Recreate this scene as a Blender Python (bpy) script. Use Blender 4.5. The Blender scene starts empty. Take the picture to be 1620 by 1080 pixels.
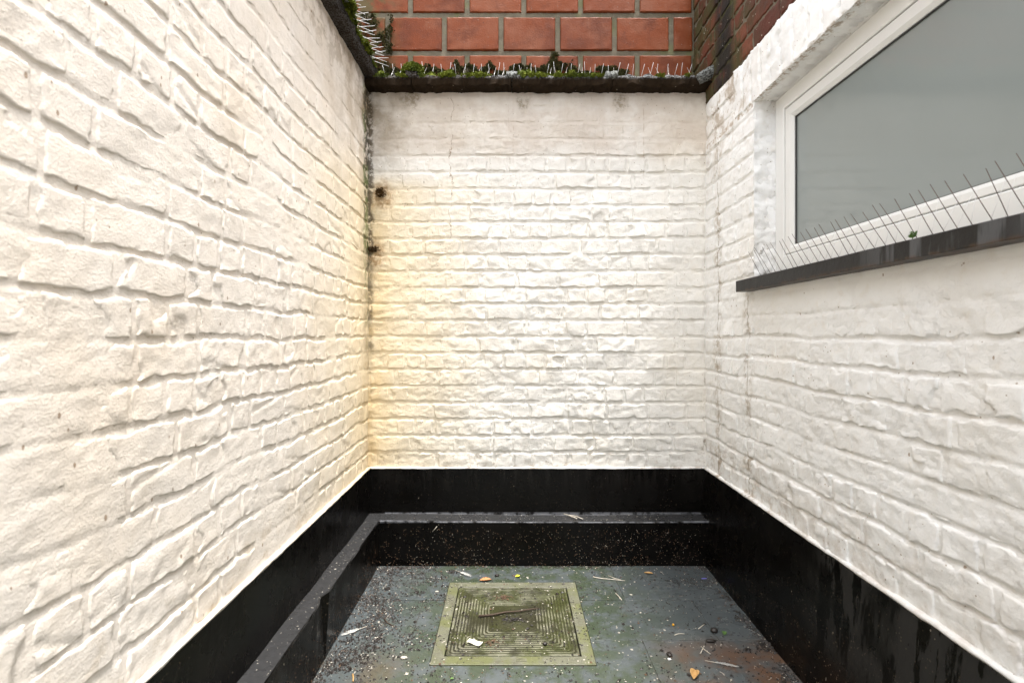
import bpy, math, random
import numpy as np
from mathutils import Vector

random.seed(7)
rng = np.random.default_rng(11)
C = bpy.context.scene.collection
SC = bpy.context.scene
R = math.radians

# ------------------------------------------------------------------ camera
CAM_H = 1.097
FPX = 800.0                      # focal length for a 1620 px wide picture
cam_d = bpy.data.cameras.new("camera")
cam = bpy.data.objects.new("camera", cam_d)
C.objects.link(cam)
cam.location = (0, 0, CAM_H)
cam.rotation_euler = (R(90), 0, 0)
cam_d.sensor_width = 36.0
cam_d.lens = FPX * 36.0 / 1620.0
cam_d.shift_x = 2.0 / 1620.0
cam_d.shift_y = -10.0 / 1620.0
cam_d.clip_start = 0.02
cam_d.clip_end = 500
cam_d.dof.use_dof = True
cam_d.dof.focus_distance = 2.2
cam_d.dof.aperture_fstop = 4.5
SC.camera = cam

# ------------------------------------------------------------------ light
SUN_VEC = Vector((0.145, -0.125, 1.0)).normalized()       # towards the sun
el = math.asin(SUN_VEC.z)
az = math.atan2(SUN_VEC.x, SUN_VEC.y)
world = bpy.data.worlds.new("World")
SC.world = world
world.use_nodes = True
wn = world.node_tree
for n in list(wn.nodes):
    wn.nodes.remove(n)
wo = wn.nodes.new("ShaderNodeOutputWorld")
bg = wn.nodes.new("ShaderNodeBackground")
sky = wn.nodes.new("ShaderNodeTexSky")
sky.sky_type = 'NISHITA'
sky.sun_disc = False
sky.sun_elevation = el
sky.sun_rotation = az
sky.air_density = 1.0
sky.dust_density = 3.0
sky.ozone_density = 1.0
hs = wn.nodes.new("ShaderNodeHueSaturation")
hs.inputs['Saturation'].default_value = 0.08           # high thin cloud
wn.links.new(sky.outputs[0], hs.inputs['Color'])
wn.links.new(hs.outputs[0], bg.inputs[0])
bg.inputs[1].default_value = 0.15
wn.links.new(bg.outputs[0], wo.inputs[0])

sun_d = bpy.data.lights.new("sun", 'SUN')
sun_d.energy = 1.4
sun_d.angle = R(8)
sun_d.color = (1.0, 0.96, 0.91)
sun = bpy.data.objects.new("sun", sun_d)
C.objects.link(sun)
sun.rotation_euler = SUN_VEC.to_track_quat('Z', 'Y').to_euler()
sun.location = (0, 0, 8)

SC.view_settings.view_transform = 'Standard'
SC.view_settings.look = 'None'
SC.view_settings.gamma = 1.0
SC.view_settings.use_curve_mapping = False
SC.view_settings.exposure = 2.05
SC.cycles.use_denoising = True
try:
    SC.cycles.denoiser = 'OPENIMAGEDENOISE'
except Exception:
    pass
SC.cycles.max_bounces = 12
SC.cycles.diffuse_bounces = 8
SC.cycles.caustics_reflective = False

# ------------------------------------------------------------------ numpy noise
def _h(ix, iy, seed):
    ix = ix.astype(np.int64); iy = iy.astype(np.int64)
    n = (ix * 374761393 + iy * 668265263 + seed * 974634777) & 0xffffffff
    n = ((n ^ (n >> 13)) * 1274126177) & 0xffffffff
    n = (n ^ (n >> 16)) & 0xffffffff
    return n.astype(np.float64) / 4294967295.0

def pn(x, y, seed=0):
    x = np.asarray(x, float); y = np.asarray(y, float)
    xi = np.floor(x); yi = np.floor(y)
    fx = x - xi; fy = y - yi
    def g(ox, oy):
        a = _h(xi + ox, yi + oy, seed) * 2 * np.pi
        return np.cos(a) * (fx - ox) + np.sin(a) * (fy - oy)
    u = fx**3 * (fx * (fx * 6 - 15) + 10)
    v = fy**3 * (fy * (fy * 6 - 15) + 10)
    a = g(0, 0); b = g(1, 0); c = g(0, 1); d = g(1, 1)
    return ((a + (b - a) * u) + ((c + (d - c) * u) - (a + (b - a) * u)) * v) * 1.5

def fbm(x, y, seed=0, octv=3, gain=0.5):
    s = 0; a = 1; f = 1
    for i in range(octv):
        s = s + a * pn(np.asarray(x) * f, np.asarray(y) * f, seed + 17 * i)
        a *= gain; f *= 2.03
    return s

def sstep(e0, e1, x):
    t = np.clip((x - e0) / (e1 - e0), 0, 1)
    return t * t * (3 - 2 * t)

# ------------------------------------------------------------------ object helpers
def mesh_raw(name, V, loops, starts, totals, smooth=True, mats=()):
    me = bpy.data.meshes.new(name)
    V = np.asarray(V, np.float32)
    me.vertices.add(len(V)); me.vertices.foreach_set("co", V.ravel())
    me.loops.add(len(loops)); me.loops.foreach_set("vertex_index", np.asarray(loops, np.int32))
    me.polygons.add(len(starts))
    me.polygons.foreach_set("loop_start", np.asarray(starts, np.int32))
    me.polygons.foreach_set("loop_total", np.asarray(totals, np.int32))
    me.polygons.foreach_set("use_smooth", np.full(len(starts), smooth, dtype=bool))
    for m in mats:
        me.materials.append(m)
    me.update(calc_edges=True)
    me.validate()
    return me

def mesh_py(name, verts, faces, mat, smooth=False, fmat=None):
    me = bpy.data.meshes.new(name)
    me.from_pydata([tuple(map(float, v)) for v in verts], [], [tuple(int(i) for i in f) for f in faces])
    mats = mat if isinstance(mat, (list, tuple)) else [mat]
    for m in mats:
        me.materials.append(m)
    if smooth:
        me.polygons.foreach_set("use_smooth", np.ones(len(me.polygons), dtype=bool))
    if fmat is not None:
        me.polygons.foreach_set("material_index", np.asarray(fmat, np.int32))
    me.update()
    return me

def link(name, me, parent=None, loc=(0, 0, 0), **props):
    o = bpy.data.objects.new(name, me)
    C.objects.link(o)
    o.parent = parent
    o.location = loc
    for k, v in props.items():
        o[k] = v
    return o

def thing(name, label, cat, loc=(0, 0, 0), group=None, me=None):
    o = bpy.data.objects.new(name, me)
    C.objects.link(o)
    o.location = loc
    o['label'] = label
    o['category'] = cat
    if group:
        o['group'] = group
    return o

class Geo:
    """collects shapes for one mesh"""
    def __init__(self):
        self.v = []; self.f = []
    def add(self, vs, fs):
        n = len(self.v)
        self.v += [tuple(p) for p in vs]
        self.f += [tuple(i + n for i in f) for f in fs]
    def box(self, x0, x1, y0, y1, z0, z1, b=0.0):
        if b <= 0:
            vs = [(x, y, z) for z in (z0, z1) for y in (y0, y1) for x in (x0, x1)]
            self.add(vs, [(0, 2, 3, 1), (4, 5, 7, 6), (0, 1, 5, 4), (2, 6, 7, 3), (0, 4, 6, 2), (1, 3, 7, 5)])
        else:
            ring = lambda e, z: [(x0 + e, y0 + b, z), (x0 + b, y0 + e, z), (x1 - b, y0 + e, z), (x1 - e, y0 + b, z),
                                 (x1 - e, y1 - b, z), (x1 - b, y1 - e, z), (x0 + b, y1 - e, z), (x0 + e, y1 - b, z)]
            vs = ring(b, z0) + ring(0, z0 + b) + ring(0, z1 - b) + ring(b, z1)
            fs = [tuple(range(7, -1, -1)), tuple(range(24, 32))]
            for k in range(3):
                for i in range(8):
                    j = (i + 1) % 8
                    fs.append((k * 8 + i, k * 8 + j, (k + 1) * 8 + j, (k + 1) * 8 + i))
            self.add(vs, fs)
    def tube(self, pts, rad, sides=5):
        pts = [Vector(p) for p in pts]
        vs = []; fs = []
        n = len(pts)
        rads = rad if isinstance(rad, (list, tuple)) else [rad] * n
        for i, p in enumerate(pts):
            t = (pts[min(i + 1, n - 1)] - pts[max(i - 1, 0)]).normalized()
            a = t.cross(Vector((0.13, 0.31, 0.94)))
            if a.length < 1e-3:
                a = t.cross(Vector((1, 0, 0)))
            a.normalize(); b = t.cross(a)
            for k in range(sides):
                w = 2 * math.pi * k / sides
                vs.append(p + (a * math.cos(w) + b * math.sin(w)) * rads[i])
        for i in range(n - 1):
            for k in range(sides):
                k2 = (k + 1) % sides
                fs.append((i * sides + k, i * sides + k2, (i + 1) * sides + k2, (i + 1) * sides + k))
        fs.append(tuple(range(sides - 1, -1, -1)))
        fs.append(tuple((n - 1) * sides + k for k in range(sides)))
        self.add(vs, fs)
    def mesh(self, name, mat, smooth=False):
        return mesh_py(name, self.v, self.f, mat, smooth)

def loft(profile, ts, mapf, amp=0.0, seed=0, freq=9.0):
    """closed profile (a,b) carried along ts; mapf(a,b,t) -> world"""
    n = len(profile); vs = []; fs = []
    ca = sum(p[0] for p in profile) / n; cb = sum(p[1] for p in profile) / n
    for t in ts:
        for k, (a, b) in enumerate(profile):
            if amp:
                da = float(fbm(t * freq + k * 0.37, k * 1.3, seed, 3)) * amp
                db = float(fbm(t * freq + 40 + k * 0.37, k * 1.3, seed + 5, 3)) * amp
            else:
                da = db = 0
            vs.append(mapf(a + da, b + db, t))
    m = len(ts)
    for i in range(m - 1):
        for k in range(n):
            k2 = (k + 1) % n
            fs.append((i * n + k, i * n + k2, (i + 1) * n + k2, (i + 1) * n + k))
    fs.append(tuple(range(n - 1, -1, -1)))
    fs.append(tuple((m - 1) * n + k for k in range(n)))
    return vs, fs

def fix_normals(me):
    import bmesh
    bm = bmesh.new(); bm.from_mesh(me)
    bmesh.ops.recalc_face_normals(bm, faces=bm.faces)
    bm.to_mesh(me); bm.free()
    return me

# ------------------------------------------------------------------ node helpers
class NT:
    def __init__(self, name):
        self.mat = bpy.data.materials.new(name)
        self.mat.use_nodes = True
        self.t = self.mat.node_tree
        self.b = self.t.nodes['Principled BSDF']
        g = self.t.nodes.new("ShaderNodeNewGeometry")
        self.P = g.outputs['Position']
        self.normal_out = g.outputs['Normal']
        s = self.t.nodes.new("ShaderNodeSeparateXYZ")
        self.t.links.new(self.P, s.inputs[0])
        self.X, self.Y, self.Z = s.outputs
    def setin(self, sock, v):
        if isinstance(v, bpy.types.NodeSocket):
            self.t.links.new(v, sock)
        elif isinstance(v, (tuple, list)) and len(v) == 3 and sock.type == 'RGBA':
            sock.default_value = (*v, 1)
        else:
            sock.default_value = v
    def math(self, op, a, b=0.0, clamp=False):
        n = self.t.nodes.new("ShaderNodeMath"); n.operation = op; n.use_clamp = clamp
        self.setin(n.inputs[0], a); self.setin(n.inputs[1], b)
        return n.outputs[0]
    def mul(self, *a):
        r = a[0]
        for x in a[1:]:
            r = self.math('MULTIPLY', r, x)
        return r
    def add(self, a, b):
        return self.math('ADD', a, b)
    def sub(self, a, b):
        return self.math('SUBTRACT', a, b)
    def step(self, v, e0, e1, lo=0.0, hi=1.0):
        n = self.t.nodes.new("ShaderNodeMapRange"); n.interpolation_type = 'SMOOTHSTEP'
        if e0 > e1:
            e0, e1, lo, hi = e1, e0, hi, lo
        self.setin(n.inputs[0], v)
        n.inputs[1].default_value = e0; n.inputs[2].default_value = e1
        n.inputs[3].default_value = lo; n.inputs[4].default_value = hi
        return n.outputs[0]
    def scalev(self, sx, sy, sz, vec=None, off=(0, 0, 0)):
        n = self.t.nodes.new("ShaderNodeMapping")
        self.setin(n.inputs[0], vec or self.P)
        n.inputs['Scale'].default_value = (sx, sy, sz)
        n.inputs['Location'].default_value = off
        return n.outputs[0]
    def noise(self, scale, detail=3, rough=0.55, vec=None, dist=0.0, col=False):
        n = self.t.nodes.new("ShaderNodeTexNoise")
        self.setin(n.inputs['Vector'], vec or self.P)
        n.inputs['Scale'].default_value = scale
        n.inputs['Detail'].default_value = detail
        n.inputs['Roughness'].default_value = rough
        n.inputs['Distortion'].default_value = dist
        return n.outputs['Color' if col else 'Fac']
    def voro(self, scale, vec=None, feature='F1', rnd=1.0):
        n = self.t.nodes.new("ShaderNodeTexVoronoi"); n.feature = feature
        self.setin(n.inputs['Vector'], vec or self.P)
        n.inputs['Scale'].default_value = scale
        n.inputs['Randomness'].default_value = rnd
        return n.outputs['Distance'], (n.outputs['Color'] if feature == 'F1' else None)
    def specks(self, scale, r0, r1, prob, vec=None):
        """sparse dots: a cell holds a dot only when its random value passes"""
        d, c = self.voro(scale, vec)
        s = self.t.nodes.new("ShaderNodeSeparateColor")
        self.setin(s.inputs[0], c)
        has = self.math('LESS_THAN', s.outputs[0], prob)
        rad = self.add(self.mul(s.outputs[1], r1 - r0), r0)
        inside = self.step(self.math('DIVIDE', d, rad), 1.0, 0.7)
        return self.mul(has, inside)
    def mix(self, f, a, b, mode='MIX'):
        n = self.t.nodes.new("ShaderNodeMix"); n.data_type = 'RGBA'; n.blend_type = mode
        self.setin(n.inputs[0], f); self.setin(n.inputs[6], a); self.setin(n.inputs[7], b)
        return n.outputs[2]
    def bump(self, h, strength=0.5, dist=0.002, prev=None):
        n = self.t.nodes.new("ShaderNodeBump")
        n.inputs['Strength'].default_value = strength
        n.inputs['Distance'].default_value = dist
        self.setin(n.inputs['Height'], h)
        if prev is not None:
            self.t.links.new(prev, n.inputs['Normal'])
        return n.outputs[0]
    def rnd(self):
        n = self.t.nodes.new("ShaderNodeObjectInfo")
        return n.outputs['Random']
    def out(self, col, rough=0.6, normal=None, spec=0.5, metal=0.0):
        self.setin(self.b.inputs['Base Color'], col)
        self.setin(self.b.inputs['Roughness'], rough)
        self.b.inputs['Specular IOR Level'].default_value = spec
        self.b.inputs['Metallic'].default_value = metal
        if normal is not None:
            self.t.links.new(normal, self.b.inputs['Normal'])
        return self.mat

def paint_material(kind):
    m = NT("white_paint_" + kind)
    base = {'side': (0.81, 0.745, 0.67), 'end': (0.81, 0.79, 0.75), 'window': (0.88, 0.88, 0.875)}[kind]
    warm = {'side': (0.76, 0.67, 0.565), 'end': (0.79, 0.745, 0.665), 'window': (0.84, 0.825, 0.80)}[kind]
    col = m.mix(m.step(m.noise(2.2, 4, 0.6), 0.42, 0.72), base, warm)
    col = m.mix(m.mul(m.step(m.noise(26, 4, 0.6), 0.5, 0.75), 0.25), col, (0.70, 0.63, 0.53))
    # grime blotches and wider tints
    gb = m.noise(7, 5, 0.65)
    if kind == 'end':
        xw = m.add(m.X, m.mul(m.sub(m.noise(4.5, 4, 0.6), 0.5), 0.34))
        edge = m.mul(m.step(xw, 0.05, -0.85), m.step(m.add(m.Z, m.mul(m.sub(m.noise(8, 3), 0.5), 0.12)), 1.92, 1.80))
        col = m.mix(m.mul(edge, 0.85), col, (0.82, 0.68, 0.44))  # yellower towards the left corner, below the top courses
        inner = m.mul(m.step(m.X, -0.55, -0.70), m.step(m.noise(11, 4, 0.65), 0.35, 0.62, 0.25, 1.0), m.step(m.Z, 1.95, 1.7))
        col = m.mix(m.mul(inner, 0.55), col, (0.66, 0.47, 0.20))
        top = m.mul(m.step(m.Z, 1.92, 2.06), m.step(gb, 0.30, 0.62, 0.45, 1.0))
        col = m.mix(m.mul(top, 0.65), col, (0.52, 0.43, 0.35))
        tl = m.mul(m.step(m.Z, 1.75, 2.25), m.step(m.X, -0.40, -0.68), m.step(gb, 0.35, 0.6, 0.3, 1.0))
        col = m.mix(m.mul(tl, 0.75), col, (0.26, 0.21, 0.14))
        for bx, bz, rr in ((0.065, 2.245, 0.05), (0.545, 2.25, 0.05), (-0.50, 2.27, 0.07)):
            dx = m.sub(m.X, bx); dz = m.sub(m.Z, bz)
            d = m.math('SQRT', m.add(m.mul(dx, dx), m.mul(dz, dz)))
            d = m.add(d, m.mul(m.sub(m.noise(22, 4, 0.65), 0.5), 0.10))
            col = m.mix(m.mul(m.step(d, rr, rr * 0.35), m.step(m.noise(60, 3, 0.6), 0.38, 0.6, 0.3, 1.0), 0.7), col, (0.22, 0.17, 0.10))
        # rusty staining round the two root tufts
        for bx, bz, rr in ((-0.643, 1.79, 0.075), (-0.675, 1.50, 0.075)):
            dx = m.sub(m.X, bx); dz = m.mul(m.sub(m.Z, bz), 0.7)
            d = m.add(m.math('SQRT', m.add(m.mul(dx, dx), m.mul(dz, dz))), m.mul(m.sub(m.noise(18, 4, 0.65), 0.5), 0.12))
            col = m.mix(m.mul(m.step(d, rr, rr * 0.25), m.step(m.noise(45, 4, 0.65), 0.36, 0.58, 0.2, 1.0), 0.75), col, (0.34, 0.19, 0.07))
        # thin water runs
        for wx, z0, wd in ((0.012, 1.85, 0.004), (-0.01, 2.02, 0.003), (0.66, 1.75, 0.004)):
            d = m.math('ABSOLUTE', m.sub(m.add(m.X, m.mul(m.sub(m.noise(6, 2), 0.5), 0.012)), wx))
            col = m.mix(m.mul(m.step(d, wd, 0.0), m.step(m.Z, z0, z0 + 0.25), m.step(m.noise(30, 2), 0.4, 0.6), 0.55), col, (0.42, 0.31, 0.22))
        # hairline crack
        wob = m.mul(m.sub(m.noise(9, 4, 0.7), 0.5), 0.09)
        d = m.math('ABSOLUTE', m.add(m.sub(m.X, -0.295), wob))
        col = m.mix(m.mul(m.step(d, 0.0022, 0.0006), m.step(m.Z, 1.45, 1.6), m.step(m.noise(14, 2), 0.42, 0.52), 0.7), col, (0.25, 0.17, 0.10))
        cr = m.mul(m.step(m.add(m.X, m.mul(m.sub(m.noise(16, 4, 0.7), 0.5), 0.05)), -0.676, -0.696), m.step(m.noise(38, 5, 0.7), 0.38, 0.50))
        col = m.mix(m.mul(cr, m.step(m.add(m.Z, m.mul(m.sub(m.noise(9, 3), 0.5), 1.2)), 0.9, 1.7, 0.15, 1.0), 0.85), col, (0.075, 0.050, 0.022))
        low = m.mul(m.step(m.Z, 0.62, 0.44), m.step(m.noise(30, 5, 0.7), 0.52, 0.68))
        col = m.mix(m.mul(low, 0.5), col, (0.35, 0.26, 0.17))
        rr = m.mul(m.step(m.X, 0.935, 0.966), m.step(m.noise(30, 5, 0.7), 0.52, 0.66), m.step(m.Z, 1.1, 0.5, 0.15, 1.0))
        col = m.mix(m.mul(rr, 0.8), col, (0.20, 0.15, 0.09))
    if kind == 'side':
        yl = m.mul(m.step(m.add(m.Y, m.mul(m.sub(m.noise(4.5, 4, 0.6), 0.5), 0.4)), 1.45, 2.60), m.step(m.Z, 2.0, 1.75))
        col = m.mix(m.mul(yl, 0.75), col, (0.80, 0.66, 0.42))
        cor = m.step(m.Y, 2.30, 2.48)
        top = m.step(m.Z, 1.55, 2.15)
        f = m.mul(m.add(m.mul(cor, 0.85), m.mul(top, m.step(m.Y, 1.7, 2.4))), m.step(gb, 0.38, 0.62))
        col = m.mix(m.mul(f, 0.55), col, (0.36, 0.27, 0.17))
        cr = m.mul(m.step(m.add(m.Y, m.mul(m.sub(m.noise(13, 4, 0.7), 0.5), 0.16)), 2.40, 2.455), m.step(m.noise(24, 5, 0.7), 0.40, 0.52))
        crc = m.mix(m.step(m.noise(9, 2), 0.45, 0.55), (0.05, 0.042, 0.022), (0.10, 0.13, 0.03))
        col = m.mix(m.mul(cr, m.step(m.add(m.Z, m.mul(m.sub(m.noise(7, 3), 0.5), 1.2)), 1.0, 1.75, 0.10, 1.0), 0.95), col, crc)
        up = m.mul(m.step(m.Z, 2.05, 2.32), m.step(m.noise(16, 5, 0.7), 0.45, 0.62))
        col = m.mix(m.mul(up, 0.6), col, (0.28, 0.21, 0.13))
        ww = m.mul(m.step(m.Z, 0.66, 0.45), m.step(m.noise(18, 5, 0.7), 0.5, 0.68))
        col = m.mix(m.mul(ww, 0.5), col, (0.46, 0.34, 0.20))
    if kind == 'window':
        for cy, zmax in ((2.36, 2.3), (2.062, 1.27)):
            wob = m.mul(m.sub(m.noise(14, 4, 0.7), 0.5), 0.008)
            d = m.math('ABSOLUTE', m.add(m.sub(m.Y, cy), wob))
            col = m.mix(m.mul(m.step(d, 0.004, 0.001), m.math('LESS_THAN', m.Z, zmax), m.step(m.noise(9, 4, 0.65), 0.40, 0.60, 0.12, 1.0), 0.85), col, (0.20, 0.14, 0.08))
            col = m.mix(m.mul(m.step(d, 0.07, 0.0), m.math('LESS_THAN', m.Z, zmax), m.step(m.noise(15, 4, 0.7), 0.46, 0.62), 0.65), col, (0.32, 0.24, 0.15))
        ar = m.mul(m.step(m.math('ABSOLUTE', m.sub(m.Z, 2.018)), 0.016, 0.004), m.step(m.X, 0.992, 0.972), m.step(m.noise(48, 4, 0.7), 0.45, 0.58))
        col = m.mix(m.mul(ar, 0.75), col, (0.36, 0.25, 0.15))
        tp = m.mul(m.step(m.Z, 1.75, 2.2), m.step(m.Y, 1.95, 2.15), m.step(m.noise(13, 5, 0.7), 0.48, 0.64))
        col = m.mix(m.mul(tp, 0.7), col, (0.38, 0.28, 0.18))
        lo = m.mul(m.step(m.Z, 0.70, 0.44), m.step(m.noise(15, 5, 0.7), 0.42, 0.66), m.step(m.Y, 1.0, 2.3, 0.4, 1.0))
        col = m.mix(m.mul(lo, 0.65), col, (0.38, 0.28, 0.19))
    # splashes and fly specks
    v = m.scalev(1, 1, 0.62)
    s1 = m.specks(34, 0.04, 0.14, 0.22, v)
    col = m.mix(m.mul(s1, 0.75), col, (0.26, 0.155, 0.08))
    s2 = m.specks(80, 0.08, 0.24, 0.11)
    col = m.mix(m.mul(s2, 0.7), col, (0.26, 0.17, 0.09))
    s3 = m.specks(11, 0.012, 0.04, 0.30, m.scalev(1, 1, 0.30))
    col = m.mix(m.mul(s3, 0.8), col, (0.16, 0.09, 0.045))
    b = m.bump(m.noise(45, 5, 0.6), 0.22 if kind == 'side' else 0.45, 0.005)
    b = m.bump(m.noise(190, 4, 0.65), 0.6, 0.0020, b)
    chip = m.mul(m.step(m.noise(24, 6, 0.72), 0.50, 0.525), m.step(m.noise(4, 3, 0.6), 0.42, 0.58))
    chip = m.add(chip, m.mul(m.step(m.noise(60, 5, 0.7), 0.58, 0.61), 0.6))
    b = m.bump(chip, 0.42 if kind == 'side' else 0.55, 0.0016, b)
    fine = m.bump(m.noise(1, 4, 0.6, m.scalev(60, 60, 190)), 0.3, 0.002, b)
    return m.out(col, m.step(m.noise(20, 3), 0.3, 0.7, 0.5, 0.75), fine, 0.35)

def plain(name, col, rough=0.5, spec=0.5, metal=0.0, var=0.25, scale=30, bump=0.0, bscale=150):
    m = NT(name)
    c2 = tuple(max(0, c * (1 - var)) for c in col)
    c = m.mix(m.noise(scale, 4, 0.6), c2, tuple(min(1, c * (1 + var * 0.6)) for c in col))
    nrm = m.bump(m.noise(bscale, 4, 0.6), bump, 0.002) if bump else None
    return m.out(c, rough, nrm, spec, metal)

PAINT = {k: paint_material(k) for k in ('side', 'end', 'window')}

def red_brick_material():
    m = NT("bare_red_brick")
    r = m.rnd()
    col = m.mix(r, (0.085, 0.024, 0.014), (0.17, 0.052, 0.026))
    col = m.mix(m.step(m.noise(14, 5, 0.65), 0.45, 0.7), col, (0.07, 0.032, 0.020))
    alg = m.mul(m.step(m.Y, 1.9, 2.2), m.step(m.noise(7, 4, 0.6), 0.36, 0.6))
    col = m.mix(m.mul(alg, 0.8), col, (0.045, 0.048, 0.012))
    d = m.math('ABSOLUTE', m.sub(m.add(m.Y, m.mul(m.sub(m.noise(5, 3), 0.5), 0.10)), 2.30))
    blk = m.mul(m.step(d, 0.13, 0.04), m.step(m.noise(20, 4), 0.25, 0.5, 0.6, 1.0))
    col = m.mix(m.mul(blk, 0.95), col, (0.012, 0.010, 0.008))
    col = m.mix(m.specks(60, 0.08, 0.2, 0.12), col, (0.45, 0.42, 0.36))
    b = m.bump(m.noise(70, 5, 0.7), 0.7, 0.005)
    return m.out(col, 0.75, b, 0.3)

def grey_mortar_material(name, stain=True):
    m = NT(name)
    col = m.mix(m.noise(18, 5, 0.65), (0.09, 0.075, 0.052), (0.21, 0.185, 0.14))
    if stain:
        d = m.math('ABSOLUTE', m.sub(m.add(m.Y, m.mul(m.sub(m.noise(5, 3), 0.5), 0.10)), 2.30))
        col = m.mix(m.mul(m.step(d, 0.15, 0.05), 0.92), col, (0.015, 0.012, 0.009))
        col = m.mix(m.mul(m.step(m.Y, 2.0, 2.25), m.step(m.noise(8, 3), 0.4, 0.6), 0.6), col, (0.09, 0.09, 0.03))
    else:
        col = m.mix(m.mul(m.step(m.noise(9, 4, 0.6), 0.5, 0.68), 0.6), col, (0.12, 0.13, 0.05))
    b = m.bump(m.noise(160, 4, 0.7), 0.8, 0.004)
    return m.out(col, 0.9, b, 0.2)

def block_material():
    m = NT("terracotta_block")
    r = m.rnd()
    col = m.mix(r, (0.150, 0.029, 0.004), (0.195, 0.043, 0.009))
    col = m.mix(m.mul(m.step(m.noise(5, 4, 0.6), 0.45, 0.7), 0.6), col, (0.205, 0.070, 0.034))
    col = m.mix(m.mul(m.step(m.noise(1, 4, 0.6, m.scalev(30, 30, 5)), 0.56, 0.74), 0.25), col, (0.24, 0.115, 0.07))
    col = m.mix(m.mul(m.step(m.noise(8, 5, 0.65, m.scalev(1, 1, 1, off=(3, 1, 2))), 0.46, 0.66), 0.75), col, (0.100, 0.021, 0.005))
    col = m.mix(m.specks(110, 0.10, 0.28, 0.22), col, (0.05, 0.014, 0.006))
    col = m.mix(m.mul(m.specks(110, 0.08, 0.18, 0.08), 0.8), col, (0.6, 0.5, 0.44))
    low = m.mul(m.step(m.Z, 2.52, 2.40), m.step(m.noise(18, 4), 0.45, 0.6))
    col = m.mix(m.mul(low, 0.6), col, (0.10, 0.07, 0.035))
    lf = m.mul(m.step(m.X, -0.55, -0.70), m.step(m.noise(15, 4), 0.35, 0.6))
    col = m.mix(m.mul(lf, 0.8), col, (0.06, 0.06, 0.02))
    b = m.bump(m.noise(150, 5, 0.7), 0.6, 0.003)
    b = m.bump(m.noise(1, 3, 0.5, m.scalev(220, 220, 25)), 0.25, 0.002, b)
    return m.out(col, m.step(m.noise(8, 3), 0.3, 0.7, 0.34, 0.6), b, 0.18)

def black_material():
    m = NT("black_bitumen_paint")
    col = m.mix(m.noise(5, 4, 0.6), (0.0022, 0.0020, 0.0018), (0.0050, 0.0043, 0.0036))
    # dry grey bloom broken by vertical runs
    streak = m.noise(1, 4, 0.65, m.scalev(26, 26, 4.5))
    right = m.mul(m.step(m.X, 0.88, 0.93), m.step(m.Y, 1.75, 1.40), m.step(m.Z, 0.08, 0.26))
    bl = m.mul(right, m.step(streak, 0.44, 0.50), m.step(m.noise(4, 2), 0.3, 0.5))
    col = m.mix(m.mul(bl, 0.75), col, (0.034, 0.033, 0.031))
    bk = m.mul(m.step(m.Y, 2.45, 2.49), m.step(m.Z, 0.30, 0.42), m.step(m.noise(1, 4, 0.65, m.scalev(34, 34, 4)), 0.47, 0.6))
    col = m.mix(m.mul(bk, 0.5), col, (0.016, 0.0145, 0.013))
    brown = m.mul(m.step(m.X, 0.88, 0.93), m.step(m.Z, 0.28, 0.0), m.step(m.Y, 2.0, 1.4), m.step(m.noise(10, 5, 0.7), 0.4, 0.65))
    col = m.mix(m.mul(brown, 0.7), col, (0.020, 0.011, 0.006))
    top = m.step(m.sub(m.Z, 0.2), 0.010, 0.0)     # splashes lower down
    dens = m.step(m.Z, 0.26, 0.02, 0.25, 1.0)
    s1 = m.mul(m.specks(120, 0.12, 0.34, 0.24), dens)
    col = m.mix(m.mul(s1, 0.55), col, (0.32, 0.24, 0.16))
    s2 = m.specks(70, 0.05, 0.17, 0.13, m.scalev(1, 1, 0.6))
    col = m.mix(m.mul(s2, 0.6), col, (0.42, 0.36, 0.28))
    s3 = m.specks(26, 0.02, 0.055, 0.30, m.scalev(1, 1, 0.3))
    col = m.mix(m.mul(s3, 0.6), col, (0.38, 0.34, 0.28))
    # horizontal faces: thin grey dust, lightened to paint in a wet sheen
    sn = m.t.nodes.new("ShaderNodeSeparateXYZ"); m.t.links.new(m.normal_out, sn.inputs[0])
    up = m.step(sn.outputs[2], 0.6, 0.95)
    col = m.mix(m.mul(up, 0.8), col, m.mix(m.noise(60, 4, 0.7), (0.020, 0.020, 0.020), (0.060, 0.060, 0.062)))
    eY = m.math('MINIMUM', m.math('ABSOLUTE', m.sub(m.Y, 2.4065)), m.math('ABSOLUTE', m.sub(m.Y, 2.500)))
    ledge_glint = m.mul(m.step(eY, 0.006, 0.001), m.math('GREATER_THAN', m.Z, 0.205), m.math('GREATER_THAN', m.X, -0.622), m.math('LESS_THAN', m.Z, 0.222), m.step(m.noise(22, 5, 0.7), 0.36, 0.55))
    col = m.mix(m.mul(ledge_glint, 0.85), col, (0.17, 0.175, 0.19))  # wet highlight along the back ledge edges, painted as a pale colour
    b = m.bump(m.noise(40, 4, 0.6), 0.35, 0.003)
    b = m.bump(m.add(m.mul(s1, 1.0), m.mul(m.noise(220, 3), 0.3)), 0.5, 0.0015, b)
    rough = m.step(m.noise(9, 4, 0.6), 0.3, 0.7, 0.16, 0.40)
    rough = m.math('MAXIMUM', rough, m.mul(bl, 0.6))
    return m.out(col, rough, b, 0.13)

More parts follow.
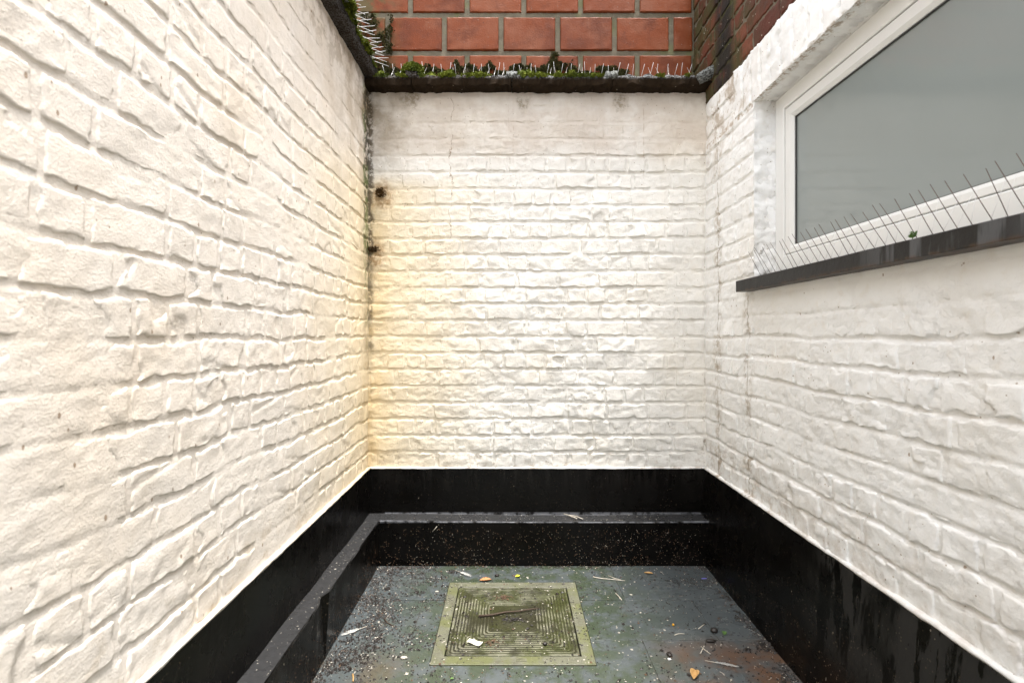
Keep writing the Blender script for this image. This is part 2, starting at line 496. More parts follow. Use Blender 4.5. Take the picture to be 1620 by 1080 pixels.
def slate_material():
    m = NT("wet_slate")
    r = m.rnd()
    v = m.scalev(1, 1, 1)
    col = m.mix(m.noise(6, 5, 0.65, None, 1.2), (0.044, 0.052, 0.053), (0.106, 0.121, 0.125))
    col = m.mix(m.mul(r, 0.35), col, (0.075, 0.085, 0.092))
    vein = m.noise(1, 5, 0.6, m.scalev(6, 22, 1), 1.5)
    col = m.mix(m.mul(m.step(vein, 0.55, 0.75), 0.35), col, (0.125, 0.133, 0.136))
    cx = m.math('ABSOLUTE', m.sub(m.X, 0.05))
    alg = m.mul(m.step(m.noise(11, 5, 0.7), 0.38, 0.58), m.step(cx, 0.72, 0.25))
    col = m.mix(m.mul(alg, 0.75), col, (0.036, 0.050, 0.020))
    br = m.mul(m.step(m.Y, 1.88, 1.70), m.step(m.X, 0.42, 0.66), m.step(m.noise(7, 5, 0.65), 0.36, 0.58))
    col = m.mix(m.mul(br, 0.8), col, (0.115, 0.055, 0.026))
    bl = m.mul(m.step(m.Y, 1.85, 1.65), m.step(m.X, -0.25, -0.42), m.step(m.noise(8, 5, 0.65), 0.42, 0.62))
    col = m.mix(m.mul(bl, 0.6), col, (0.075, 0.058, 0.036))
    s = m.specks(120, 0.10, 0.26, 0.14)
    col = m.mix(m.mul(s, 0.8), col, (0.022, 0.014, 0.009))
    s = m.specks(190, 0.10, 0.24, 0.07)
    col = m.mix(m.mul(s, 0.8), col, (0.34, 0.31, 0.26))
    b = m.bump(m.noise(14, 5, 0.6, None, 0.8), 0.35, 0.004)
    b = m.bump(m.noise(120, 4, 0.6), 0.35, 0.0015, b)
    return m.out(col, m.step(m.noise(5, 4, 0.6), 0.35, 0.65, 0.10, 0.34), b, 0.5)

def lid_material(pale):
    m = NT("mossy_cast_" + ("frame" if pale else "lid"))
    if pale:
        col = m.mix(m.noise(14, 5, 0.65), (0.070, 0.070, 0.040), (0.185, 0.184, 0.140))
        col = m.mix(m.mul(m.step(m.noise(8, 4, 0.65), 0.45, 0.62), 0.65), col, (0.105, 0.115, 0.030))
        col = m.mix(m.mul(m.step(m.noise(40, 4, 0.65), 0.55, 0.7), 0.5), col, (0.06, 0.055, 0.035))
    else:
        col = m.mix(m.noise(9, 5, 0.65), (0.020, 0.024, 0.0055), (0.064, 0.070, 0.017))
        col = m.mix(m.mul(m.step(m.noise(7, 5, 0.65), 0.44, 0.60), 0.8), col, (0.026, 0.024, 0.013))
        cx = m.math('ABSOLUTE', m.sub(m.X, 0.0075)); cy = m.math('ABSOLUTE', m.sub(m.Y, 1.96))
        cen = m.mul(m.step(m.math('MAXIMUM', cx, cy), 0.15, 0.05), m.step(m.noise(16, 4, 0.65), 0.3, 0.6, 0.45, 1.0))
        col = m.mix(m.mul(cen, 0.55), col, (0.022, 0.020, 0.009))
        rid = m.step(m.Z, 0.0010, 0.0028)
        col = m.mix(m.mul(rid, m.step(m.noise(12, 4, 0.65), 0.40, 0.62), 0.55), col, (0.24, 0.235, 0.17))
        col = m.mix(m.mul(m.step(m.Z, 0.0014, 0.0006), 0.45), col, (0.02, 0.018, 0.008))
    col = m.mix(m.mul(m.specks(110, 0.10, 0.28, 0.16), 0.85), col, (0.02, 0.013, 0.008))
    col = m.mix(m.mul(m.specks(150, 0.08, 0.2, 0.08), 0.7), col, (0.5, 0.47, 0.38))
    b = m.bump(m.noise(130, 5, 0.7), 0.6, 0.003)
    return m.out(col, m.step(m.noise(9, 3), 0.3, 0.7, 0.35, 0.6), b, 0.45)

def sill_material():
    m = NT("dark_slate_sill")
    col = m.mix(m.noise(9, 5, 0.6), (0.008, 0.0075, 0.007), (0.022, 0.021, 0.021))
    st = m.noise(1, 4, 0.6, m.scalev(32, 32, 3.5))
    f = m.mul(m.step(st, 0.50, 0.62), m.step(m.Y, 1.45, 1.15), m.step(m.noise(5, 2), 0.35, 0.5))
    col = m.mix(m.mul(f, 0.7), col, (0.11, 0.112, 0.118))
    col = m.mix(m.mul(m.step(m.Y, 1.0, 0.8), m.step(m.noise(7, 4), 0.4, 0.6), 0.5), col, (0.14, 0.14, 0.15))
    col = m.mix(m.mul(m.specks(55, 0.06, 0.15, 0.2), 0.8), col, (0.5, 0.47, 0.42))
    lowe = m.mul(m.step(m.Z, 1.283, 1.272), m.step(m.noise(30, 3), 0.4, 0.6))
    col = m.mix(m.mul(lowe, 0.6), col, (0.09, 0.05, 0.028))
    b = m.bump(m.noise(90, 4, 0.6), 0.4, 0.002)
    return m.out(col, 0.45, b, 0.25)

def coping_material(lichen):
    m = NT("coping_" + ("lichen" if lichen else "dark"))
    if lichen:
        col = m.mix(m.step(m.noise(110, 4, 0.7), 0.38, 0.62), (0.025, 0.022, 0.02), (0.24, 0.25, 0.24))
        col = m.mix(m.mul(m.step(m.noise(20, 3), 0.5, 0.65), 0.6), col, (0.09, 0.09, 0.06))
    else:
        col = m.mix(m.noise(12, 5, 0.65), (0.007, 0.0045, 0.0026), (0.036, 0.023, 0.013))
        li = m.mul(m.step(m.Z, 2.325, 2.348), m.step(m.noise(160, 4, 0.7), 0.44, 0.56), m.step(m.X, -0.25, 0.0, 0.35, 1.0))
        col = m.mix(m.mul(li, 0.85), col, (0.22, 0.23, 0.24))
        col = m.mix(m.mul(m.specks(50, 0.08, 0.2, 0.10), 0.6), col, (0.4, 0.36, 0.3))
    b = m.bump(m.noise(90, 5, 0.7), 0.9, 0.006)
    return m.out(col, 0.9, b, 0.08)

def moss_material(name, a, b_):
    m = NT(name)
    col = m.mix(m.noise(35, 3, 0.6), a, b_)
    col = m.mix(m.mul(m.step(m.noise(8, 3), 0.48, 0.65), 0.6), col, tuple(c * 0.45 for c in a))
    return m.out(col, 0.85, None, 0.2)

M_REDBRICK = red_brick_material()
M_MORTAR = grey_mortar_material("grey_mortar")
M_BLOCKMORTAR = grey_mortar_material("pale_block_mortar", False)
M_BLOCK = block_material()
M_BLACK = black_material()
M_SLATE = slate_material()
M_FRAMECAST = lid_material(True)
M_LID = lid_material(False)
M_SILL = sill_material()
M_COPING = coping_material(False)
M_LICHEN = coping_material(True)
M_MOSS = moss_material("bright_moss", (0.040, 0.075, 0.006), (0.165, 0.175, 0.014))
M_MOSSDARK = moss_material("dry_moss", (0.032, 0.036, 0.010), (0.085, 0.078, 0.026))
M_MOSSDEAD = moss_material("brown_moss", (0.07, 0.038, 0.014), (0.17, 0.10, 0.04))
M_PVC = plain("white_window_plastic", (0.80, 0.80, 0.785), 0.28, 0.5, var=0.04, scale=12)
M_GASKET = plain("window_gasket", (0.06, 0.06, 0.06), 0.6)
M_BEAD = PAINT['window']
M_WIRE = plain("steel_spike_wire", (0.62, 0.60, 0.58), 0.35, 0.5, 0.7)
M_WIREDARK = plain("brown_spike_wire", (0.10, 0.055, 0.045), 0.45)
M_WIREPALE = plain("pale_spike_wire", (0.75, 0.74, 0.74), 0.35)
M_CLEAR = plain("spike_base_plastic", (0.25, 0.24, 0.22), 0.4)
M_CRUMB = plain("dark_crumbs", (0.016, 0.011, 0.008), 0.5, var=0.7, scale=120)
M_PALEBIT = plain("pale_bits", (0.50, 0.46, 0.39), 0.6, var=0.6, scale=60)
M_BROWNBIT = plain("rust_bits", (0.11, 0.058, 0.028), 0.6, var=0.6, scale=60)
M_FEATHER = plain("feather_white", (0.62, 0.62, 0.60), 0.7, var=0.2, scale=200)
M_STRAW = plain("dry_straw", (0.62, 0.56, 0.47), 0.6)
M_TWIG = plain("twig_bark", (0.055, 0.035, 0.022), 0.8, bump=0.5)
M_LEAFORANGE = plain("dead_leaf", (0.42, 0.19, 0.07), 0.6, bump=0.3)
M_LEAFTAN = plain("tan_leaf", (0.46, 0.27, 0.10), 0.55, bump=0.3)
M_LEAFYELLOW = plain("yellow_leaf", (0.62, 0.60, 0.03), 0.5)
M_PAPER = plain("wet_paper", (0.62, 0.60, 0.50), 0.7, var=0.3, scale=90)
M_GREEN = plain("green_weed", (0.075, 0.15, 0.03), 0.6)
M_BLUE = plain("blue_plastic", (0.16, 0.15, 0.55), 0.4)
M_YELLOWBEAD = plain("orange_bead", (0.75, 0.36, 0.01), 0.35)
M_GROUND = plain("yard_concrete", (0.14, 0.135, 0.125), 0.8, scale=6, bump=0.4)

def pane_material():
    m = NT("frosted_pane")
    col = m.mix(m.noise(1.5, 3), (0.24, 0.272, 0.268), (0.27, 0.302, 0.298))
    col = m.mix(m.mul(m.specks(45, 0.03, 0.09, 0.16), 0.7), col, (0.5, 0.5, 0.47))
    col = m.mix(m.mul(m.specks(60, 0.04, 0.08, 0.10), 0.8), col, (0.06, 0.05, 0.04))
    mat = m.out(col, 0.6, None, 0.3)
    m.b.inputs['Coat Weight'].default_value = 1.0
    m.b.inputs['Coat Roughness'].default_value = 0.06
    m.b.inputs['Coat IOR'].default_value = 1.5
    return mat
M_PANE = pane_material()

# ------------------------------------------------------------------ the brick walls
XL, YB, XR = -0.705, 2.508, 0.966
COURSE = 0.0815
Z_PL = 0.437                          # top of the black plinth
WMAP = {'side': lambda u, v, h: (XL + h, u, v),
        'end': lambda u, v, h: (u, YB - h, v),
        'window': lambda u, v, h: (XR - h, u, v)}

def smear(kind, u, v):
    """where thick paint and render drown the brickwork"""
    n = fbm(u * 3.1 + 7, v * 3.1, {'side': 3, 'end': 5, 'window': 9}[kind], 3)
    s = {'side': 0.9, 'end': 0.75, 'window': 0.8}[kind] * sstep({'side': 0.12, 'end': 0.26, 'window': 0.25}[kind], 0.58, n)
    if kind == 'end':
        s = np.maximum(s, 0.62 * sstep(-0.25, -0.5, u))
        s = np.maximum(s, 0.80 * sstep(1.98, 2.06, v))
        s = np.maximum(s, 0.85 * np.exp(-((u + 0.30 + 0.04 * pn(v * 6, v * 0, 3)) / 0.045) ** 2))
    if kind == 'window':
        s = np.maximum(s, 0.90 * sstep(1.10, 1.17, v) * sstep(1.33, 1.29, v))
    if kind == 'side':
        s = np.maximum(s, 0.55 * sstep(1.85, 2.05, v))
    return np.clip(s, 0, 0.92)

DEPTH = {'side': 0.0056, 'end': 0.0098, 'window': 0.0100}
VLEV = {'side': 0.38, 'end': 0.40, 'window': 0.18}
ROUGH = {'side': 0.36, 'end': 0.85, 'window': 0.85}

WOB = {'side': 0.0125, 'end': 0.0040, 'window': 0.0095}
def wobble(kind, u, v):
    if kind not in WOB:
        return 0 * u
    w = WOB[kind] * fbm(u * 2.7 + 11, v * 1.6, {'side': 81, 'end': 82, 'window': 83}[kind], 3)
    if kind == 'window':
        w = w * sstep(1.27, 1.12, v)
    return w * sstep(Z_PL, Z_PL + 0.12, v)

def mortar_h(kind, u, v):
    d = DEPTH[kind]
    sm = smear(kind, u, v)
    bed = ((v - wobble(kind, u, v) - Z_PL) / COURSE)
    bd = np.abs(bed - np.round(bed)) * COURSE
    bedmask = (1 - sstep(0.003, 0.009, bd)) * (0.45 + 0.55 * sstep(-0.35, 0.25, fbm(u * 4.3, v * 9, 35, 2)))
    base = -d * (VLEV[kind] + ({'side': 0.74, 'end': 0.84, 'window': 0.90}[kind] - VLEV[kind]) * bedmask) * (1 - 0.62 * sm)
    rough = 0.0032 * (0.3 if kind == 'side' else 0.8) * fbm(u * 17, v * 24, 21, 3) + (0.0006 if kind == 'side' else 0.0012) * fbm(u * 70, v * 70, 22, 2)
    wav = (0.0025 if kind == 'side' else 0.006) * fbm(u * 2.3, v * 3.0, 31, 3)
    return base + rough + wav - 0.022 * sstep(Z_PL + 0.002, Z_PL - 0.012, v)

def grid_axis(a, b, step=0.007):
    e = [0.0, 0.0022, 0.0040, 0.0058, 0.0080, 0.0115]
    L = b - a
    mid0, mid1 = 0.016, L - 0.016
    n = max(2, int(round((mid1 - mid0) / step)))
    return np.array([a + x for x in e] + list(a + np.linspace(mid0, mid1, n)) + [b - x for x in e[::-1]])

def brick_geo(kind, u0, u1, v0, v1, seed, proud=0.0, bare=False):
    """closed solid brick; the rounded edges dive under the mortar"""
    rs = np.random.default_rng(seed)
    d = DEPTH.get(kind, 0.010)
    gu = 0.0026 + 0.002 * rs.random(); gv = (0.0022 if kind == 'side' else 0.0030) + 0.0020 * rs.random()
    near = max(0.0, 1.6 - (u0 if kind != 'end' else YB))
    st = 0.0065 if near > 0.2 else 0.0085
    us = grid_axis(u0 + 0.0008, u1 - 0.0008, st); vs = grid_axis(v0 + 0.0008, v1 - 0.0008, st)
    U, V = np.meshgrid(us, vs, indexing='ij')
    sx = rs.random() * 90
    wu = 0.0045 * fbm(U * 20 + sx, V * 34, 41, 3) + 0.0016 * fbm(U * 90, V * 90, 43, 2)
    wv = (0.0062 if kind == 'window' else 0.0046) * fbm(U * 24, V * 30 + sx, 45, 3) + 0.0016 * fbm(U * 90, V * 90, 47, 2)
    a = np.minimum(U + wu - (u0 + gu), (u1 - gu) - U - wu)
    lo = V + wv - (v0 + gv); hi = (v1 - gv) - V - wv
    pu = sstep(-0.001, 0.0048, a)
    pl = sstep(0.0, 0.0036, lo)             # sharp lower arris
    ph = sstep(-0.001, 0.0062, hi)          # upper arris buried in a paint fillet
    prof = pu * pl * ph
    # a corner or an edge that has spalled
    if not bare and rs.random() < 0.30:
        cx = u0 + (u1 - u0) * rs.choice([0.0, 1.0, rs.random()]); cz = v0 + (v1 - v0) * rs.random()
        rr = 0.018 + 0.03 * rs.random()
        dist = np.hypot(U - cx, V - cz) + 0.02 * fbm(U * 28, V * 28, 51 + seed % 7, 3)
        prof = prof * (0.35 + 0.65 * sstep(rr * 0.55, rr * 0.8, dist))
    sm = smear(kind, U, V) if not bare else 0 * U
    rk = ROUGH.get(kind, 1)
    top = rk * (rs.normal() * 0.0022 + rs.normal() * 0.012 * (U - (u0 + u1) / 2) + rs.normal() * 0.02 * (V - (v0 + v1) / 2))
    rgh = rs.choice([0.6, 0.9, 1.0, 1.7, 2.6]) * ROUGH[kind] if not bare else 0.6
    tex = rgh * (0.0017 * fbm(U * 24 + sx, V * 30, 61, 3) + 0.0008 * fbm(U * 95, V * 95, 63, 2))
    if not bare:                            # layers of old paint with broken edges
        fk = 0.0005 if kind == 'side' else 0.0010
        tex = tex + fk * sstep(0.02, 0.07, fbm(U * 15 + sx, V * 19, 65, 4)) - fk * sstep(0.18, 0.22, fbm(U * 21, V * 24 + sx, 67, 4))
    if not bare and rs.random() < 0.16:     # a pressed crease across the face
        t = (U - u0) / (u1 - u0) * rs.choice([-1, 1]) * 0.5 + (V - v0) / (v1 - v0) - rs.random() * 0.5 - 0.25
        tex = tex - 0.0035 * np.exp(-(t / 0.07) ** 2)
    wav = (0.0025 if kind == 'side' else 0.006) * fbm(U * 2.3, V * 3.0, 31, 3) if not bare else 0
    low = -d * 1.25 - 0.004
    face = (top + tex) * (1 - 0.5 * sm) - d * 0.40 * sm + proud
    H = low + (face - low) * prof + wav
    nu, nv = U.shape
    idx = np.arange(nu * nv).reshape(nu, nv)
    q = np.stack([idx[:-1, :-1], idx[1:, :-1], idx[1:, 1:], idx[:-1, 1:]], -1).reshape(-1, 4)
    ring = np.concatenate([idx[:, 0], idx[-1, 1:], idx[-2::-1, -1], idx[0, -2:0:-1]])
    if not bare:
        V = V + wobble(kind, U, V)
    cu = np.stack([U.ravel(), V.ravel(), H.ravel()], 1)
    # four back corners close the solid
    nb = len(cu)
    back = np.array([[us[0], vs[0], -0.07], [us[-1], vs[0], -0.07], [us[-1], vs[-1], -0.07], [us[0], vs[-1], -0.07]])
    P = np.concatenate([cu, back])
    polys = [list(r) for r in q]
    polys.append(list(idx[:, 0][::-1]) + [nb, nb + 1])
    polys.append(list(idx[-1, :][::-1]) + [nb + 1, nb + 2])
    polys.append(list(idx[::-1, -1][::-1]) + [nb + 2, nb + 3])
    polys.append(list(idx[0, ::-1][::-1]) + [nb + 3, nb])
    polys.append([nb + 3, nb + 2, nb + 1, nb])
    return P, polys

def to_world(kind, P):
    f = WMAP[kind]
    x, y, z = f(P[:, 0], P[:, 1], P[:, 2])
    return np.stack([np.broadcast_to(x, len(P)), np.broadcast_to(y, len(P)), np.broadcast_to(z, len(P))], 1)

def polys_mesh(name, W, polys, mat, flip):
    if flip:
        polys = [p[::-1] for p in polys]
    tot = np.array([len(p) for p in polys]); st = np.concatenate([[0], np.cumsum(tot)[:-1]])
    return mesh_raw(name, W, np.concatenate([np.asarray(p) for p in polys]), st, tot, True, [mat])

FLIP = {'side': False, 'end': False, 'window': True}

def in_view(p):
    if p[1] < 0.12:
        return 0.0
    x = FPX * p[0] / p[1]; y = FPX * (p[2] - CAM_H) / p[1]
    if abs(x) > 870 or abs(y) > 600:
        return 0.0
    return 1.0 / p[1] ** 2

def put_bricks(kind, parent, rects, mat, name='brick', proud=0.0, bare=False, limit=300, seed0=0):
    items = []
    for i, (u0, u1, v0, v1) in enumerate(rects):
        c = WMAP[kind]((u0 + u1) / 2, (v0 + v1) / 2, 0)
        items.append((in_view(c) * (u1 - u0), i, c))
    items.sort(key=lambda t: -t[0])
    rest = []
    for rank, (score, i, c) in enumerate(items):
        P, polys = brick_geo(kind, *rects[i], seed0 + i * 13 + 5, proud, bare)
        W = to_world(kind, P)
        if score > 0 and rank < limit - 2:
            me = polys_mesh(name, W - np.array(c), polys, mat, FLIP[kind])
            link(name, me, parent, c)
        else:
            rest.append((W, polys))
    if rest:
        off = 0; Ws = []; ps = []
        for W, polys in rest:
            Ws.append(W); ps += [[k + off for k in p] for p in polys]; off += len(W)
        link(name + 's', polys_mesh(name + 's', np.concatenate(Ws), ps, mat, FLIP[kind]), parent, kind='stuff')

def lay(u_lo, u_hi, v_lo, courses, seed, hdr=0.0975, strt=0.194, first_header=True, skip=None, zmax=9):
    rs = random.Random(seed)
    out = []
    for k in range(courses):
        v0 = v_lo + k * COURSE + rs.uniform(-0.0015, 0.0015); v1 = v_lo + (k + 1) * COURSE
        if v1 > zmax + 0.03:
            break
        v1 = min(v1, zmax)
        header = (k % 2 == 0) == first_header
        u = u_hi
        firstw = (hdr if header else strt) * (1.0 if header else 0.78)
        j = 0
        while u > u_lo + 0.02:
            w = firstw if j == 0 else (hdr if header else strt)
            if rs.random() < 0.10:
                w = strt if header else hdr
            w *= rs.uniform(0.93, 1.07)
            if u - w < u_lo + 0.04:
                w = u - u_lo
            seg = [(u - w, u)]
            if skip:
                seg = skip(seg, v0, v1)
            for a, b in seg:
                if b - a > 0.044:
                    out.append((a, b, v0, v1))
            u -= w; j += 1
    return out

def mortar_sheet(kind, parent, u0, u1, v0, v1, mat, hole=None, step=0.0074, thick=0.22, name='mortar', flat=None):
    us = np.linspace(u0, u1, int((u1 - u0) / step) + 1); vs = np.linspace(v0, v1, int((v1 - v0) / (step * 0.75)) + 1)
    if hole:
        def snap(arr, x):
            i = int(np.argmin(np.abs(arr - x)))
            if 0 < i < len(arr) - 1:
                arr[i] = x
        for x in hole[:2]: snap(us, x)
        for x in hole[2:]: snap(vs, x)
    U, V = np.meshgrid(us, vs, indexing='ij')
    H = mortar_h(kind, U, V) if flat is None else flat + 0.0015 * fbm(U * 30, V * 30, 77, 3)
    nu, nv = U.shape
    idx = np.arange(nu * nv).reshape(nu, nv)
    q = np.stack([idx[:-1, :-1], idx[1:, :-1], idx[1:, 1:], idx[:-1, 1:]], -1)
    if hole:
        cu = (us[:-1] + us[1:])[:, None] / 2; cv = (vs[:-1] + vs[1:])[None, :] / 2
        keep = ~((cu > hole[0]) & (cu < hole[1]) & (cv > hole[2]) & (cv < hole[3]))
        q = q[keep]
    q = q.reshape(-1, 4)
    P = np.stack([U.ravel(), V.ravel(), H.ravel()], 1)
    polys = [list(r) for r in q]
    # the body of the wall behind: blocks round the hole
    spans = [(u0, u1, v0, v1)] if not hole else [(u0, hole[0], v0, v1), (hole[1], u1, v0, v1), (hole[0], hole[1], v0, hole[2]), (hole[0], hole[1], hole[3], v1)]
    for (a, b, c, d) in spans:
        if b - a < 1e-4 or d - c < 1e-4:
            continue
        n = len(P)
        e = -0.045
        bx = np.array([[a, c, e], [b, c, e], [b, d, e], [a, d, e], [a, c, -thick], [b, c, -thick], [b, d, -thick], [a, d, -thick]])
        P = np.concatenate([P, bx])
        polys += [[n, n + 1, n + 2, n + 3], [n + 7, n + 6, n + 5, n + 4], [n, n + 4, n + 5, n + 1], [n + 1, n + 5, n + 6, n + 2], [n + 2, n + 6, n + 7, n + 3], [n + 3, n + 7, n + 4, n]]
    return link(name, polys_mesh(name, to_world(kind, P), polys, mat, FLIP[kind]), parent)

Y_NEAR = -0.9                        # the side walls go on behind the camera

# ---- left wall
left = thing('brick_wall', 'white painted brick wall without a window, capped by dark mossy coping', 'wall', (XL, 1.0, 0))
left_origin = Vector(left.location)
def under(parent, fn):
    """world coordinates are kept while parenting to a root that is not at the origin"""
    before = set(C.objects)
    fn()
    for o in list(C.objects):
        if o not in before and o.parent == parent:
            o.location = Vector(o.location) - Vector(parent.location)

def build_left():
    rects = lay(Y_NEAR, 2.500, Z_PL, 24, 3, zmax=2.345)
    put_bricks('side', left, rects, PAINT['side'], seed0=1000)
    mortar_sheet('side', left, Y_NEAR, 2.515, 0.10, 2.345, PAINT['side'])
under(left, build_left)

# ---- back wall
back = thing('brick_wall', 'white painted brick end wall yellower at its corner, below the terracotta blocks', 'wall', (0.13, YB, 0))
def build_back():
    rects = lay(XL + 0.002, XR - 0.002, Z_PL, 24, 8, zmax=2.300)
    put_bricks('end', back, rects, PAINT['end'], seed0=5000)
    mortar_sheet('end', back, XL - 0.01, XR + 0.01, 0.10, 2.300, PAINT['end'], thick=0.10)
under(back, build_back)

# ---- right wall
WIN_Y0, WIN_Y1, WIN_Z0, WIN_Z1 = 0.25, 1.997, 1.3175, 2.020
Z_RED = 2.235
SOLD_END = 2.18
right = thing('brick_wall', 'white painted brick wall with a frosted window, bare red brick above', 'wall', (XR, 1.0, 0))
def build_right():
    def skip(seg, v0, v1):
        out = []
        for a, b in seg:
            vm = (v0 + v1) / 2
            if 1.285 < vm < WIN_Z1 + 0.0:
                parts = [(a, min(b, WIN_Y0)), (max(a, WIN_Y1), b)]
            elif WIN_Z1 <= vm < Z_RED:
                parts = [(a, min(b, WIN_Y0 - 0.15)), (max(a, SOLD_END), b)]
            else:
                parts = [(a, b)]
            for c, d in parts:
                if d - c > 0.02:
                    # straight joint of the walled-up opening
                    if vm < 1.28 and c < 2.062 < d:
                        out += [(c, 2.062), (2.062, d)]
                    else:
                        out.append((c, d))
        return out
    rects = lay(Y_NEAR, 2.506, Z_PL, 23, 14, skip=skip, zmax=Z_RED)
    # bricks that overlap the window band are trimmed to its edge
    fixed = []
    for (a, b, c, d) in rects:
        if a < WIN_Y1 - 0.001 and b > WIN_Y0 and c < WIN_Z0 < d:
            d = 1.300
        if d - c > 0.03:
            fixed.append((a, b, c, d))
    put_bricks('window', right, fixed, PAINT['window'], seed0=9000)
    sold = []
    u = SOLD_END
    rs = random.Random(4)
    while u > 0.10:
        w = 0.0785 * rs.uniform(0.94, 1.06)
        sold.append((u - w, u, WIN_Z1 - 0.002, Z_RED - 0.002))
        u -= w
    put_bricks('window', right, sold, PAINT['window'], name='soldier_brick', proud=0.006, seed0=15000)
    mortar_sheet('window', right, Y_NEAR, 2.52, 0.10, Z_RED, PAINT['window'], hole=(WIN_Y0, WIN_Y1, WIN_Z0 - 0.02, WIN_Z1), thick=0.25)
    red = lay(0.2, 2.90, Z_RED, 11, 21, first_header=True)
    put_bricks('window', right, red, M_REDBRICK, name='bare_brick', bare=True, proud=0.0, seed0=20000)
    mortar_sheet('window', right, Y_NEAR, 2.92, Z_RED + 0.0015, Z_RED + 11 * COURSE, M_MORTAR, thick=0.25, name='bare_mortar', flat=-0.006)
under(right, build_right)

# reveal, window, sill --------------------------------------------------------
XW = 1.043                           # face of the window frame
def strip_grid(name, P00, P10, P01, nu, nv, amp, mat, parent, seed):
    """bumpy render patch spanned by two edges"""
    P00, P10, P01 = map(np.array, (P00, P10, P01))
    s = np.linspace(0, 1, nu)[:, None, None]; t = np.linspace(0, 1, nv)[None, :, None]
    base = P00 + (P10 - P00) * s + (P01 - P00) * t
    n = np.cross(P10 - P00, P01 - P00); n = n / np.linalg.norm(n)
    L = np.linalg.norm(P10 - P00); W = np.linalg.norm(P01 - P00)
    h = amp * fbm(s[..., 0] * L * 20 + 0 * t[..., 0], t[..., 0] * W * 20 + 0 * s[..., 0], seed, 4)
    G = base + h[..., None] * n
    idx = np.arange(nu * nv).reshape(nu, nv)
    q = np.stack([idx[:-1, :-1], idx[1:, :-1], idx[1:, 1:], idx[:-1, 1:]], -1).reshape(-1, 4)
    return link(name, polys_mesh(name, G.reshape(-1, 3), [list(r) for r in q], mat, False), parent)

def build_window_bits():
    strip_grid('jamb_reveal', (XR - 0.006, WIN_Y1 - 0.001, WIN_Z0 - 0.02), (XR - 0.006, WIN_Y1 - 0.001, WIN_Z1 + 0.004), (XW + 0.03, WIN_Y1 - 0.001, WIN_Z0 - 0.02), 110, 16, 0.009, PAINT['window'], right, 71)
    strip_grid('head_reveal', (XR - 0.009, WIN_Y0, WIN_Z1 - 0.001), (XR - 0.009, WIN_Y1, WIN_Z1 - 0.001), (XW + 0.03, WIN_Y0, WIN_Z1 - 0.001), 220, 12, 0.0022, PAINT['window'], right, 72)
    strip_grid('jamb_reveal', (XR - 0.006, WIN_Y0 + 0.001, WIN_Z0 - 0.02), (XR - 0.006, WIN_Y0 + 0.001, WIN_Z1), (XW + 0.03, WIN_Y0 + 0.001, WIN_Z0 - 0.02), 60, 8, 0.003, PAINT['window'], right, 73)
    # sill
    prof = [(0.917, 1.2735), (0.9185, 1.272), (1.06, 1.272), (1.06, 1.322), (0.93, 1.3185), (0.918, 1.3165), (0.917, 1.315)]
    vs, fs = loft(prof, list(np.linspace(0.10, 2.060, 70)), lambda a, b, t: (a, t, b), 0.0006, 3, 20)
    link('window_sill', fix_normals(mesh_py('window_sill', vs, fs, M_SILL)), right)
    # window
    win = link('window', None, right, (XW, 1.1, 1.32), label='white plastic window with one frosted pane')
    wl = Vector((XW, 1.1, 1.32))
    def ring(name, y0, y1, z0, z1, wy0, wy1, wz0, wz1, x0, x1, mat, bev):
        """rectangular frame ring: outer rect minus bar widths, chamfered towards the pane"""
        g = Geo()
        o = [(y0, z0), (y1, z0), (y1, z1), (y0, z1)]
        i = [(y0 + wy0, z0 + wz0), (y1 - wy1, z0 + wz0), (y1 - wy1, z1 - wz1), (y0 + wy0, z1 - wz1)]
        def shr(r, e):
            return [(r[0][0] - e, r[0][1] - e), (r[1][0] + e, r[1][1] - e), (r[2][0] + e, r[2][1] + e), (r[3][0] - e, r[3][1] + e)]
        loops = [(o, x1), (o, x0 + 0.002), (shr(o, -0.002), x0), (shr(i, bev), x0), (i, x0 + bev * 0.8), (i, x1)]
        vs = []; fs = []
        for rc, x in loops:
            vs += [(x - wl.x, y - wl.y, z - wl.z) for y, z in rc]
        for k in range(len(loops)):
            for c in range(4):
                c2 = (c + 1) % 4; k2 = (k + 1) % len(loops)
                fs.append((k * 4 + c, k * 4 + c2, k2 * 4 + c2, k2 * 4 + c))
        g.add(vs, fs)
        return link(name, fix_normals(g.mesh(name, mat)), win)
    Y0, Y1 = WIN_Y0 + 0.004, WIN_Y1 - 0.004
    ring('frame', Y0, Y1, 1.3190, WIN_Z1 - 0.003, 0.060, 0.060, 0.082, 0.056, XW, XW + 0.06, M_PVC, 0.004)
    ring('sash', Y0 + 0.0635, Y1 - 0.0635, 1.4045, 1.9575, 0.046, 0.046, 0.030, 0.046, XW + 0.004, XW + 0.055, M_PVC, 0.012)
    ring('gasket', Y0 + 0.0585, Y1 - 0.0585, 1.3995, 1.9625, 0.008, 0.008, 0.008, 0.008, XW + 0.012, XW + 0.05, M_GASKET, 0.001)
    ring('glazing_seal', Y0 + 0.1085, Y1 - 0.1085, 1.4335, 1.9125, 0.004, 0.004, 0.004, 0.004, XW + 0.016, XW + 0.03, M_GASKET, 0.001)
    g = Geo(); g.box(0.022, 0.040, Y0 + 0.106 - wl.y, Y1 - 0.106 - wl.y, 1.431 - wl.z, 1.915 - wl.z)
    link('pane', g.mesh('pane', M_PANE), win)
under(right, build_window_bits)

